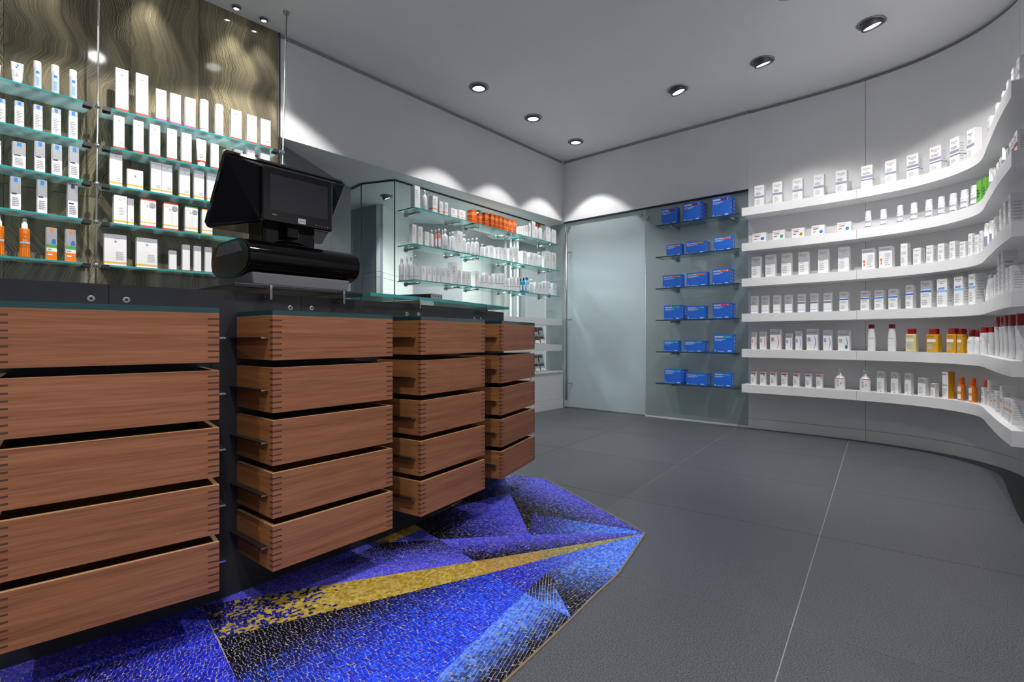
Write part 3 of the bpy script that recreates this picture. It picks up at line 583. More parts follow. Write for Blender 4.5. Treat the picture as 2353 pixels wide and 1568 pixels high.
MOSAIC = [
 ('1a', [(0.0067, 3.1199), (0.1919, 3.0422), (0.5764, 2.1908), (0.5041, 2.2429), (0.1001, 2.4302), (-0.013, 2.7668)], 'P', 'K', (0.3356, 2.7543), (0.0619, 2.5266), 0, 'grad'),
 ('1b', [(-0.013, 2.7668), (0.1001, 2.4302), (0.0763, 2.1774)], 'K', 'K', (-0.013, 2.7668), (0.1001, 2.4302), 10, 'grad'),
 ('2', [(0.1001, 2.4302), (0.5041, 2.2429), (0.5764, 2.1908), (0.0763, 2.1774)], 'N', 'L', (0.1099, 2.3516), (0.5194, 2.2282), 5, 'grad'),
 ('4', [(-0.3262, 2.4855), (-0.085, 3.0008), (0.0067, 3.1199), (-0.013, 2.7668)], 'K', 'P', (-0.2676, 2.6585), (0.0151, 2.9974), 30, 'grad'),
 ('3', [(-0.4411, 2.2992), (-0.3262, 2.4855), (-0.013, 2.7668), (0.0763, 2.1774), (-0.3064, 2.1229)], 'K', 'P', (-0.3539, 2.2645), (0.0467, 2.4655), 20, 'grad'),
 ('6', [(-0.492, 2.101), (-0.3993, 2.2363), (-0.3064, 2.1229)], 'P', 'P', (-0.492, 2.101), (-0.3082, 2.1229), 25, 'grad'),
 ('5', [(-0.5755, 2.0967), (-0.4411, 2.2992), (-0.3993, 2.2363), (-0.492, 2.101)], 'G', 'G', (-0.5755, 2.0967), (-0.4376, 2.3072), 30, 'grad'),
 ('8', [(-0.3064, 2.1229), (0.0763, 2.1774), (0.5764, 2.1908), (-0.1397, 1.9178)], 'P', 'K', (-0.0966, 2.1453), (-0.0608, 1.9533), 8, 'grad'),
 ('9c', [(0.1049, 2.0046), (0.5764, 2.1908), (0.1063, 1.9287)], 'g', 'g', (0.1045, 1.998), (0.5764, 2.1908), 12, 'grad'),
 ('9b', [(-0.1397, 1.9178), (0.1049, 2.0046), (0.1063, 1.9287), (-0.072, 1.825)], 'h', 'h', (-0.1397, 1.9178), (0.1045, 1.998), 12, 'grad'),
 ('9a', [(-0.9825, 1.5998), (-0.5684, 1.7588), (-0.1397, 1.9178), (-0.072, 1.825), (-0.5145, 1.5921), (-0.7022, 1.4955), (-0.8246, 1.4242)], 'M', 'G', (-0.9441, 1.5431), (-0.5235, 1.6548), 14, 'grad'),
 ('10b', [(-0.7707, 1.7133), (-0.7041, 1.8434), (-0.5289, 2.0916), (-0.3064, 2.1229), (-0.1397, 1.9178), (-0.5684, 1.7588)], 'K', 'P', (-0.5054, 2.1083), (-0.4236, 1.8305), 5, 'grad'),
 ('10a', [(-0.9825, 1.5998), (-0.7628, 1.8649), (-0.5779, 2.098), (-0.5755, 2.0967), (-0.492, 2.101), (-0.5289, 2.0916), (-0.7041, 1.8434), (-0.7707, 1.7133), (-0.5684, 1.7588)], 'P', 'P', (-0.5779, 2.098), (-0.5684, 1.7588), 18, 'grad'),
 ('11a', [(-1.3038, 1.2911), (-0.9784, 1.6036), (-0.9808, 1.5985), (-0.882, 1.4841), (-1.0643, 1.3223), (-1.133, 1.2486), (-1.1561, 1.1448)], 'P', 'B', (-1.3038, 1.2911), (-1.0642, 1.2814), 20, 'grad'),
 ('11b', [(-0.882, 1.4841), (-0.6769, 1.2487), (-0.4543, 1.0053), (-1.0153, 1.0053), (-1.1561, 1.1448), (-1.133, 1.2486), (-1.0643, 1.3223)], 'B', 'N', (-0.8687, 1.3887), (-1.037, 1.2486), -12, 'grad'),
 ('12', [(-0.8246, 1.4242), (-0.7022, 1.4955), (-0.5145, 1.5921), (-0.072, 1.825), (0.0097, 1.7319), (0.0435, 1.6796), (-0.1952, 1.2486), (-0.299, 1.0053), (-0.4543, 1.0053), (-0.6769, 1.2487)], 'K', 'C', (-0.5779, 1.513), (-0.3132, 1.3063), 14, 'grad'),
 ('13', [(0.0435, 1.6796), (0.1798, 1.5284), (-0.0166, 1.2487), (-0.0997, 1.1448), (-0.2041, 1.0053), (-0.299, 1.0053), (-0.1952, 1.2486)], 'L', 'K', (-0.0668, 1.4838), (0.0644, 1.3769), 40, 'grad'),
 ('14', [(0.1287, 1.8283), (0.1798, 1.5284), (0.0435, 1.6796)], 'K', 'L', (0.1017, 1.7568), (0.1709, 1.5438), 55, 'grad'),
 ('15a', [(-0.072, 1.825), (0.5764, 2.1908), (0.1287, 1.8283), (0.0435, 1.6796), (0.0097, 1.7319)], 'B', 'L', (0.0182, 1.7173), (0.4948, 2.1229), 25, 'grad'),
 ('15b', [(0.5764, 2.1908), (0.38, 1.8142), (0.2786, 1.675), (0.1798, 1.5284), (0.1287, 1.8283)], 'L', 'K', (0.3546, 1.998), (0.2151, 1.6173), 25, 'grad'),
]
MOSAIC_EDGE = [(0.5764, 2.1908), (0.38, 1.8142), (0.2786, 1.675), (0.1798, 1.5284), (0.0751, 1.3773), (-0.0166, 1.2487), (-0.0997, 1.1448), (-0.2041, 1.0053)]
MOSAIC_TOP = [(0.0067, 3.1199), (0.1919, 3.0422), (0.5764, 2.1908)]
# ------------------------------------------------------------------ service counter
PF = cr_spline([(-1.95, .66), (-1.304, 1.291), (-.979, 1.604), (-.763, 1.865), (-.578, 2.098), (-.441, 2.299), (-.255, 2.64), (-.085, 3.0), (-.05, 3.07)], 6)
PL = plen(PF)
ct = empty('service_counter', (*along(PF, 1.6)[0], 0)); tag(ct, 'curved dark graphite counter front carrying the wooden drawers', 'counter')
cinv = Vector((ct.location.x, ct.location.y))
def loc_(poly): return [(p[0] - cinv.x, p[1] - cinv.y) for p in poly]
seams = [0, 1.121, 1.680, 2.488, PL]
for a, b in zip(seams[:-1], seams[1:]):
    pa = cut(PF, a + .0008, b - .0008); MB().ribbon(loc_(pa), loc_(offset(pa, -.028)), .002, 1.0).build('front_panel', 'panel_graphite', ct)
bolt_me = None
for t, z in BOLTS:
    p, a = along(PF, t)
    if bolt_me is None:
        M4 = Matrix.Rotation(R(90), 4, 'X')
        mb = MB().lathe([(.0095, -.003, 0), (.0095, .0008, 0), (.008, .0016, 0), (.0035, .0016, 1), (.0025, .0008, 1)], 20, M4=M4)
        o = mb.build('bolt', ['steel', 'rubber_black'], ct); bolt_me = o.data
    else: o = link('bolt', bolt_me, ct)
    o.location = (p.x - cinv.x, p.y - cinv.y, z); o.rotation_euler = (0, 0, a)
def bracket(t):
    p, a = along(PF, t); mb = MB()
    mb.box(-.004, .004, -.05, .30, .977, 1.0155).box(-.004, .004, -.05, -.0415, .977, 1.027)
    mb.build('bracket', 'steel', ct, (p.x - cinv.x, p.y - cinv.y, 0), a)
    a4 = Matrix.Translation(Vector((-.004, -.02, .985))) @ Matrix.Rotation(R(-90), 4, 'Y')
    MB().lathe([(.005, 0, 0), (.005, .006, 0), (.003, .007, 0)], 10, M4=a4).build('set_screw', 'rubber_black', ct, (p.x - cinv.x, p.y - cinv.y, 0), a)
for t in (1.545, 1.825, 2.215, 2.80): bracket(t)
# glass worktop
p0, a0 = along(PF, 1.955)
gt = cut(PF, 1.955, PL); pa = offset(gt, .036); pb = offset(gt, -.34)
cb = Vector(pa[0]); lc = lambda poly: [(p[0] - cb.x, p[1] - cb.y) for p in poly]
o = MB().ribbon(lc(pa), lc(pb), 0, .014, 0, 1).build('glass_worktop', ['counter_glass', 'teal_edge_light'], None, (cb.x, cb.y, 1.0165))
tag(o, 'thick clear glass worktop with teal edge on steel brackets beside the till', 'worktop')
# small black box with a steel face on the worktop
p, a = along(PF, 2.43); q = p - nrm(math.degrees(a)) * .06
t = empty('terminal_box', (q.x, q.y, 1.0305), a + R(6)); tag(t, 'low black box with screwed steel face on the glass worktop', 'terminal')
bevel(MB().box(0, .105, .003, .20, 0, .034).build('housing', 'rubber_black', t), .002)
MB().box(-.002, .107, 0, .003, -.0, .036).build('face_plate', 'steel', t)
for x in (.012, .038, .067, .094): MB().lathe([(.003, 0, 0), (.003, .0015, 0)], 10, M4=Matrix.Translation(Vector((x, 0, .024))) @ Matrix.Rotation(R(90), 4, 'X')).build('screw', 'rubber_black', t)

# ------------------------------------------------------------------ drawer stacks
DH, DP, DZ = .136, .159, .144
ZF = (.109, .243, .372, .494, .634, .767, .891)
spl = {}
def spline_mesh(side):
    if side not in spl:
        mb = MB(); e_ = .0006
        if side == 0: mb.box(-e_, .028, -e_, .016, -.0018, .0018)
        else: mb.box(-.028, e_, -e_, .016, -.0018, .0018)
        o = mb.build('spline_key', 'spline_dark'); spl[side] = o.data; bpy.data.objects.remove(o)
    return spl[side]
drawer_me = {}
def drawer(parent, k, wd, dep):
    if wd not in drawer_me:
        th = .012; mb = MB()
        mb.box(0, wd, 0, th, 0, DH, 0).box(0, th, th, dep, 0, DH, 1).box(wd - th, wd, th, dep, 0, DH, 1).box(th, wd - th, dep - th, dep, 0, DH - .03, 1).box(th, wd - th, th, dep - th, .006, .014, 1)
        # rim highlight put into the colour: light caught by the top edges
        e_ = .0004
        mb.box(0, wd, 0, th, DH, DH + e_, 2).box(0, th, th, dep, DH, DH + e_, 2).box(wd - th, wd, th, dep, DH, DH + e_, 2)
        rl = MB().box(-.021, .0, .028, dep + .006, -.002, .002, 0).box(-.0215, .0005, .026, .0285, -.0024, .0024, 1)
        rr = MB().box(0, .021, .028, dep + .006, -.002, .002, 0).box(-.0005, .0215, .026, .0285, -.0024, .0024, 1)
        drawer_me[wd] = (mb, rl, rr)
    mb, rl, rr = drawer_me[wd]
    if isinstance(mb, MB):
        d = mb.build('drawer', ['cherry', 'cherry_warmlit', 'rim_highlight'], parent); r1 = rl.build('rail', ['dark_steel', 'steel'], d); r2 = rr.build('rail', ['dark_steel', 'steel'], d)
        drawer_me[wd] = (d.data, r1.data, r2.data)
    else:
        d = link('drawer', mb, parent); r1 = link('rail', rl, d); r2 = link('rail', rr, d)
    d.location = (0, 0, DZ + DP * k); r1.location = (0, 0, DH * .5); r2.location = (wd, 0, DH * .5)
    for f in ZF:
        o = link('spline_key', spline_mesh(0), d); o.location = (0, 0, DH * (1 - f))
        o = link('spline_key', spline_mesh(1), d); o.location = (wd, 0, DH * (1 - f))
    return d
cols = [(Vector((-.8145, 1.411)) - .446 * ph(41.3), 41.3, .446, 'nearest stack of five cherry wood drawers, cut off by the frame'),
        (Vector((-.719, 1.523)), 51.4, .446, 'second stack of cherry wood drawers, in front of the black till'),
        (Vector((-.3577, 1.989)), 58.2, .440, 'third stack of cherry wood drawers, below the glass worktop'),
        (Vector((-.0507, 2.515)), 66.0, .446, 'farthest stack of cherry wood drawers, at the counter end')]
for p, a, wd, lab in cols:
    dep = .243
    t = empty('drawer_stack', (p.x, p.y, 0), R(a)); tag(t, lab, 'drawers', 'drawer stacks along the counter')
    for k in range(5): drawer(t, k, wd, dep)
    g = MB(); vs = [(0, 0), (wd, 0), (wd, dep), (0, dep)]
    g.prism(vs, DZ + 4 * DP + DH + .001, DZ + 4 * DP + DH + .0155, 0, 1).build('glass_top', ['counter_glass', 'teal_edge'], t)

# ------------------------------------------------------------------ till
PT = empty('till', (-.877, 1.705, 1.016), R(50)); tag(PT, 'glossy black till with customer screen on the counter', 'cash register')
Z0 = 1.016
bevel(MB().box(-.06, .42, -.02, .34, 0, .012).build('mounting_plate', 'panel_graphite', PT), .0015)
mb = MB(); vs = [(.012, .012, .0125), (.368, .012, .0125), (.368, .29, .0125), (.012, .29, .0125), (0, 0, .056), (.375, 0, .056), (.375, .305, .056), (0, .305, .056)]
mb.add(vs, [(0, 3, 2, 1), (4, 5, 6, 7), (0, 1, 5, 4), (1, 2, 6, 5), (2, 3, 7, 6), (3, 0, 4, 7)])
bevel(mb.build('base', 'pos_grey', PT), .006, 3)
def drum(x0, x1, sc=1.0, n=40):
    prof = []
    for k in range(n):
        a = 2 * math.pi * k / n; c, s_ = math.cos(a), math.sin(a)
        prof.append((.145 + sc * .17 * math.copysign(abs(c) ** (2 / 2.9), c), .111 + sc * .066 * math.copysign(abs(s_) ** (2 / 2.5), s_)))
    vs = [(x0, y, z) for y, z in prof] + [(x1, y, z) for y, z in prof]
    mb = MB(); mb.add(vs, [(i, (i + 1) % n, n + (i + 1) % n, n + i)[::-1] for i in range(n)], 0, True)
    mb.add(vs, [tuple(range(n)), tuple(range(2 * n - 1, n - 1, -1))], 0); return mb
bevel(drum(-.012, .402).build('printer_housing', 'pos_black', PT), .008, 3)
drum(-.0145, -.0115, .93).build('end_cap', 'bezel_black', PT)
gr = empty('vent_grille', (0, 0, 0), 0, PT)
for k in range(9):
    z = .128 + k * .0042; y0 = .04 + k * .0035
    MB().box(-.0165, -.0143, y0, .265 - k * .0045, z, z + .0018).build('slat', 'pos_grey', gr)
# head: wedge-shaped housing of the staff screen with the customer screen on its back
rx0, rx1 = -.046, .411; zb, zt = 1.248 - Z0, 1.479 - Z0; yb, yt = .27, .085
def rim(ins, push):
    """rounded rectangle on the slanted plane, pushed towards the staff"""
    dz, dy = zt - zb, yt - yb; L = math.hypot(dz, dy); uz, uy = dz / L, dy / L; nz, ny = -uy, uz      # normal towards staff (up/back)
    pts = []; rr = .014
    for cx, cv, a0 in ((rx1 - rr - ins, L - rr - ins, 0), (rx0 + rr + ins, L - rr - ins, 90), (rx0 + rr + ins, rr + ins, 180), (rx1 - rr - ins, rr + ins, 270)):
        for k in range(5):
            a = R(a0 + k * 22.5); x = cx + rr * math.cos(a); v_ = cv + rr * math.sin(a)
            pts.append((x, yb + uy * v_ + ny * push, zb + uz * v_ + nz * push))
    return pts
sx0, sx1, sz0, sz1, sy = .051, .317, 1.258 - Z0, 1.452 - Z0, .045
def sc_rect(ins, y):
    pts = []; rr = .008
    for cx, cz, a0 in ((sx1 - rr - ins, sz1 - rr - ins, 0), (sx0 + rr + ins, sz1 - rr - ins, 90), (sx0 + rr + ins, sz0 + rr + ins, 180), (sx1 - rr - ins, sz0 + rr + ins, 270)):
        for k in range(5):
            a = R(a0 + k * 22.5); pts.append((cx + rr * math.cos(a), y, cz + rr * math.sin(a)))
    return pts
def loft(mb, rings, caps=(True, True)):
    n = len(rings[0]); vs = [p for r_ in rings for p in r_]
    for i in range(len(rings) - 1): mb.add(vs, [(i * n + k, i * n + (k + 1) % n, (i + 1) * n + (k + 1) % n, (i + 1) * n + k) for k in range(n)])
    if caps[0]: mb.add(rings[0], [tuple(range(n))])
    if caps[1]: mb.add(rings[-1], [tuple(range(n - 1, -1, -1))])
    return mb
loft(MB(), [rim(0, .026), rim(0, .004), rim(.004, 0), sc_rect(-.001, sy + .012)]).build('monitor_housing', 'pos_black', PT)
loft(MB(), [rim(.012, .0262), rim(.013, .0275)]).build('staff_screen', 'pos_screen', PT)
bz = loft(MB(), [sc_rect(0, sy + .016), sc_rect(0, sy - .012), sc_rect(.004, sy - .016)]).build('customer_display', 'bezel_black', PT)
MB().box(sx0 + .026, sx1 - .022, sy - .0166, sy - .0155, sz0 + .042, sz1 - .026).build('screen', 'pos_screen', bz)
stk = MB().box(.178, .207, sy - .0168, sy - .0155, sz0 + .010, sz0 + .028).build('sticker', 'ink_light', bz)
word('ams', .022, .193, sy - .0172, sz0 + .016, 'ink_black', bz); word('SANYO', .018, .092, sy - .0168, sz0 + .024, 'ink_light', bz)
for k in range(5): MB().lathe([(.0013, 0, 0), (.0013, .001, 0)], 8, M4=Matrix.Translation(Vector((.248 + k * .012, sy - .0155, sz0 + .014))) @ Matrix.Rotation(R(90), 4, 'X')).build('button', 'ink_light', bz)
for x_, v_ in ((-.036, .26), (-.036, .08), (.40, .26)):
    z = zb + (zt - zb) * v_ / .297; y = yb + (yt - yb) * v_ / .297
    MB().lathe([(.006, -.004, 0), (.006, .0015, 0), (.004, .0015, 0)], 12, M4=Matrix.Translation(Vector((x_, y - .001, z))) @ Matrix.Rotation(R(125), 4, 'X')).build('screw_cap', 'bezel_black', PT)
bevel(MB().box(.085, .285, .10, .235, .165, .30).build('neck', 'pos_black', PT), .01, 3)
MB().lathe([(.085, .172, 0), (.085, .184, 0), (.07, .192, 0), (.05, .194, 0)], 32, .75, M4=Matrix.Translation(Vector((.185, .145, 0)))).build('swivel', 'pos_black', PT)
bevel(MB().box(.155, .20, .062, .115, .20, .245).build('card_reader', 'pos_black', PT), .004, 2)

# ------------------------------------------------------------------ shelves
LZ = [2.08, 1.875, 1.675, 1.473, 1.244]; WZ = [2.016, 1.697, 1.378, 1.061, .741, .424]; OZ = [1.972, 1.657, 1.348]; BZ = [1.979 - .3184 * i for i in range(6)]
LVL5 = ('top', 'second', 'third', 'fourth', 'lowest'); LVL6 = ('top', 'second', 'third', 'fourth', 'fifth', 'lowest'); LVL3 = ('upper', 'middle', 'lower')
def rodpt(P, z): return Vector((P[0] - .0489 * (2.08 - z), P[1] + .0456 * (2.08 - z)))
RP, RQ = (-2.191, 2.681), (-1.512, 3.345)
rods = []
for P, lab in ((RP, 'slanting steel rod between the two bays of frosted glass shelves'), (RQ, 'slanting steel rod hanging beside the end of the stone wall')):
    a, b = rodpt(P, CEIL), rodpt(P, .0)
    t = empty('hanging_rod', (a.x, a.y, CEIL)); tag(t, lab, 'rod', 'rods carrying the glass shelves')
    MB().rod((0, 0, 0), (b.x - a.x, b.y - a.y, -CEIL), .0044).build('rod', 'steel', t)
    MB().lathe([(.014, -.02, 0), (.014, -.004, 0), (.020, -.003, 0), (.020, 0, 0)], 16).build('ceiling_fixing', 'steel', t)
    for z in LZ:
        q = rodpt(P, z); MB().lathe([(.006, -.016, 0), (.012, -.010, 0), (.012, .004, 0), (.006, .010, 0)], 12).build('clamp', 'chrome', t, (q.x - a.x, q.y - a.y, z - CEIL - .006))
lineL, lineR = [], []
for i, z in enumerate(LZ):
    p, q = rodpt(RP, z), rodpt(RQ, z); dl = ph(51)
    for side, (a, b) in enumerate(((p - 1.1 * dl, p - .022 * dl), (p + (q - p).normalized() * .022, q - (q - p).normalized() * .014))):
        d = b - a; ang = math.atan2(d.y, d.x); L = d.length
        t = empty('glass_shelf', (a.x, a.y, z - .010), ang)
        tag(t, '%s frosted teal glass shelf in the bay %s' % (LVL5[i], 'away from the till' if side == 0 else 'behind the till'), 'shelf', 'frosted glass shelves at the stone wall')
        mb = MB().box(0, L, 0, .17, 0, .0098); mb.build('glass_panel', 'frosted_shelf', t)
        MB().box(0, L, -.0012, -.0001, .0005, .0093).build('glass_edge', 'teal_edge_light', t)
        xs = [L - .017] if side == 0 else [.017, L - .03]
        for x in xs: MB().box(x - .017, x + .017, .004, .040, -.013, -.001).box(x - .017, x + .017, -.008, -.002, -.013, .008).build('shelf_clip', 'rubber_black', t)
    dR = (q - p).normalized(); lineL.append([p - 1.1 * dl, p]); lineR.append([p, q])
# clear glass shelves on the office partition
o0 = Pg1 + .012 * OD
units = [(.016, .751, (.109, .601)), (.801, 1.553, (.875, 1.382)), (1.589, 2.291, (1.652, 2.158))]
for i, z in enumerate(OZ):
    for k, (a, b, pegs) in enumerate(units):
        p = o0 + OD * a + ON * .226; L = b - a
        t = empty('glass_shelf', (p.x, p.y, z - .010), R(OA)); tag(t, '%s clear glass shelf, %s from the till, on the office partition' % (LVL3[i], ORD[k]), 'shelf', 'clear glass shelves on the office partition')
        MB().box(0, L, .001, .222, 0, .0098).build('glass_panel', 'shelf_glass', t)
        MB().box(0, L, -.0006, .0008, .0, .0098).box(-.0012, 0, .0, .222, .0, .0098).build('glass_edge', 'teal_edge_light', t)
        for q in pegs:
            MB().rod((q - a, .226, -.012), (q - a, .035, -.012), .011, n=12).lathe([(.021, 0, 0), (.021, .014, 0)], 16, M4=Matrix.Translation(Vector((q - a, .226, -.012))) @ Matrix.Rotation(R(90), 4, 'X')).build('peg', 'steel', t)
# clear glass shelves with the blue boxes
for i, z in enumerate(BZ):
    p = C + V * 1.2716 + NV * .187
    t = empty('glass_shelf', (p.x, p.y, z - .010), R(-40.9)); tag(t, '%s clear glass shelf holding blue boxes by the sliding door' % LVL6[i], 'shelf', 'clear glass shelves for the blue boxes')
    MB().box(0, .812, .001, .190, 0, .0098).build('glass_panel', 'shelf_glass', t)
    MB().box(0, .812, -.0006, .0008, .0, .0098).box(-.0012, 0, .0, .190, .0, .0098).build('glass_edge', 'teal_edge', t)
    for q in (.146, .724): MB().rod((q, .205, -.012), (q, .04, -.012), .010, n=12).lathe([(.024, 0, 0), (.024, .014, 0)], 18, M4=Matrix.Translation(Vector((q, .213, -.012))) @ Matrix.Rotation(R(90), 4, 'X')).build('peg', 'steel', t)
# white shelves on the curved wall
WLn = plen(WF)
for i, z in enumerate(WZ):
    p = WF[0]; t = empty('wall_shelf', (p[0], p[1], z - .072)); tag(t, '%s white shelf running round the curved wall' % LVL6[i], 'shelf', 'white shelves on the curved wall')
    for a, b in ((0, .868), (.870, WLn)):
        pa = cut(WF, a, b); pb = offset(pa, -.203); lc = lambda poly: [(q[0] - p[0], q[1] - p[1]) for q in poly]
        MB().ribbon(lc(pa), lc(pb), 0, .072).build('shelf_board', 'shelf_white', t)
# low white shelf unit in the corner
cu_ = empty('shelf_unit', (*(C - U * 1.75), 0), R(49.1)); tag(cu_, 'low white shelf unit below the office glass at the door corner', 'shelf unit')
Lc = 1.745
MB().box(0, Lc, 0, .26, .120, .425).build('cabinet_body', 'cabinet_white', cu_)
MB().box(.0, Lc, -.004, .26, .001, .116).build('plinth', 'cabinet_white', cu_)
MB().box(0, Lc - .01, -.006, .27, .429, .445).build('cabinet_top', 'cabinet_white', cu_)
for z0, z1 in ((.688, .762), (.992, 1.068)): MB().box(0, Lc - .02, 0, .26, z0, z1).build('shelf_board', 'cabinet_white', cu_)
for z in (.725, 1.03): MB().box(Lc - .02, Lc - .004, .012, .05, z - .012, z + .012).build('shelf_bracket', 'steel', cu_)
MB().box(0, Lc - .30, .262, .272, .448, .99).build('back_panel', 'office_white', cu_)
MB().box(Lc - .62, Lc - .618, -.0045, .0, .120, .425).build('door_joint', 'joint_grey', cu_)
for zz, lab in ((.762, 'upper leaning leaflet stand with cards in the corner shelf unit'), (.445, 'lower leaning leaflet stand with cards in the corner shelf unit')):
    q = C - U * .40 + NU * -.04
    t = empty('leaflet_stand', (q.x, q.y, zz), R(49.1)); tag(t, lab, 'leaflet stand', 'leaflet stands in the corner unit')
    T_ = Matrix.Rotation(R(-14), 4, 'X')
    MB().box(-.11, .11, .0, .006, .001, .212, 0, T_).build('stand_board', 'card_white', t)
    MB().box(-.11, .11, -.012, .03, 0, .004).build('stand_foot', 'acrylic', t)
    for r_ in range(2):
        for c_ in range(2):
            x = -.05 + c_ * .1; z = .018 + r_ * .098
            MB().box(x - .042, x + .042, -.005, -.001, z, z + .082, 0, T_).build('leaflet', 'photo_brown', t)
            MB().box(x - .036 + r_ * .004, x + .038, -.010, -.006, z, z + (.052 if zz < .6 or c_ else .036), 0, T_).build('card', 'card_white', t)
# partition posts and white doors seen in the office through the glass
op = empty('door_2'); op['kind'] = 'structure'
for k, x in enumerate((-.10, -.03, .02, .06)):
    MB().box(x, x + .03, 6.75, 6.78, 0, 2.2).build('door_stile', 'office_white' if k % 2 else 'office_grey', op)
MB().box(.10, .55, 6.95, 7.0, 0, 2.2).build('door_leaf', 'office_grey', op)
# ------------------------------------------------------------------ products
MCACHE = {}
def clampw(w, a, b): return max(a, min(b, w))
def carton_mesh(w, d, h, bands, rects, base='card_white'):
    """bands: (z0, z1, material) on the front face; rects: (x0, x1, z0, z1, material) printed on the front, in fractions"""
    mats = [base]; 
    def mi(m):
        if m not in mats: mats.append(m)
        return mats.index(m)
    mb = MB(); c = min(.0012, w * .03)
    zs = sorted({0.0, 1.0} | {b[0] for b in bands} | {b[1] for b in bands})
    for z0, z1 in zip(zs[:-1], zs[1:]):
        m = base
        for b in bands:
            if b[0] <= z0 + 1e-6 and b[1] >= z1 - 1e-6: m = b[2]
        k = mi(m); wrap = k if any(b[2] == m and len(b) > 3 for b in bands) else 0
        x0, x1 = -w / 2, w / 2; a, b_ = z0 * h, z1 * h
        mb.quad((x0 + c, 0, a), (x1 - c, 0, a), (x1 - c, 0, b_), (x0 + c, 0, b_), k)
        mb.quad((x1 - c, 0, a), (x1, c, a), (x1, c, b_), (x1 - c, 0, b_), k); mb.quad((x0, c, a), (x0 + c, 0, a), (x0 + c, 0, b_), (x0, c, b_), k)
        mb.quad((x1, c, a), (x1, d, a), (x1, d, b_), (x1, c, b_), wrap); mb.quad((x0, d, a), (x0, c, a), (x0, c, b_), (x0, d, b_), wrap)
        mb.quad((x1, d, a), (x0, d, a), (x0, d, b_), (x1, d, b_), wrap)
    ring = [(-w / 2 + c, 0), (w / 2 - c, 0), (w / 2, c), (w / 2, d), (-w / 2, d), (-w / 2, c)]
    mb.add([(x, y, 0) for x, y in ring], [(5, 4, 3, 2, 1, 0)], 0)
    topm = mi([b[2] for b in bands if b[1] >= .999][0]) if any(b[1] >= .999 and len(b) > 3 for b in bands) else 0
    mb.add([(x, y, h) for x, y in ring], [(0, 1, 2, 3, 4, 5)], topm)
    # tuck flap on the lid: a slim raised sheet with its own edge
    mb.box(-w / 2 + .002, w / 2 - .002, .0015, d - .002, h, h + .0005, topm)
    return mb, mats
def print_mesh(w, h, rects, y=-.0006):
    mats = []; mb = MB()
    for x0, x1, z0, z1, m in rects:
        if m not in mats: mats.append(m)
        mb.quad((x0 * w, y, z0 * h), (x1 * w, y, z0 * h), (x1 * w, y, z1 * h), (x0 * w, y, z1 * h), mats.index(m))
    return mb, mats
def lines(z0, z1, n, x0=-.36, x1=.3, m='ink_light', seed=0):
    rnd = random.Random(seed + n); out = []
    for k in range(n):
        z = z1 + (z0 - z1) * (k + .5) / n; t = .28 * (z1 - z0) / n
        out.append((x0, x0 + (x1 - x0) * rnd.uniform(.55, 1), z - t, z + t, m))
    return out
def make_carton(name, w, d, h, bands, rects, words, base='card_white', side_lines=False):
    mb, mats = carton_mesh(w, d, h, bands, rects, base); o = mb.build(name, mats)
    if rects:
        pm, pmats = print_mesh(w, h, rects)
        if side_lines:
            if 'ink_light' not in pmats: pmats.append('ink_light')
            k = pmats.index('ink_light')
            for j in range(7):
                z = h * (.2 + .09 * j); pm.quad((w / 2 + .0005, d * .15, z), (w / 2 + .0005, d * (.6 + .04 * (j % 4)), z), (w / 2 + .0005, d * (.6 + .04 * (j % 4)), z + h * .03), (w / 2 + .0005, d * .15, z + h * .03), k)
        pm.build('printing', pmats, o, kind='stuff')
    for s, wf, x, z, m in words: word(s, wf * w, x * w, -.0009, z * h, m, o)
    return o
def bottle(name, prof, mats, sy=1.0, n=18, label=None, words=()):
    o = MB().lathe(prof, n, sy).build(name, mats)
    # printed label: a curved strip hugging the front
    if label:
        for r, z0, z1, half, m, nm in label:
            mb = MB(); k = 6; vs = []
            for j in range(k + 1):
                a = R(-90 - half + 2 * half * j / k); vs.append((r * 1.012 * math.cos(a), r * sy * 1.012 * math.sin(a)))
            for j in range(k): mb.quad((*vs[j], z0), (*vs[j + 1], z0), (*vs[j + 1], z1), (*vs[j], z1), 0)
            mb.build(nm, m, o)
    for s, wd, y, z, m in words: word(s, wd, 0, y, z, m, o)
    return o
EU = ('Eucerin', .66, 0, .83, 'ink_black')
SM = ('ink_red')
def smile(z, m='ink_red'): return [(-.16, .16, z - .006, z + .008, m)]
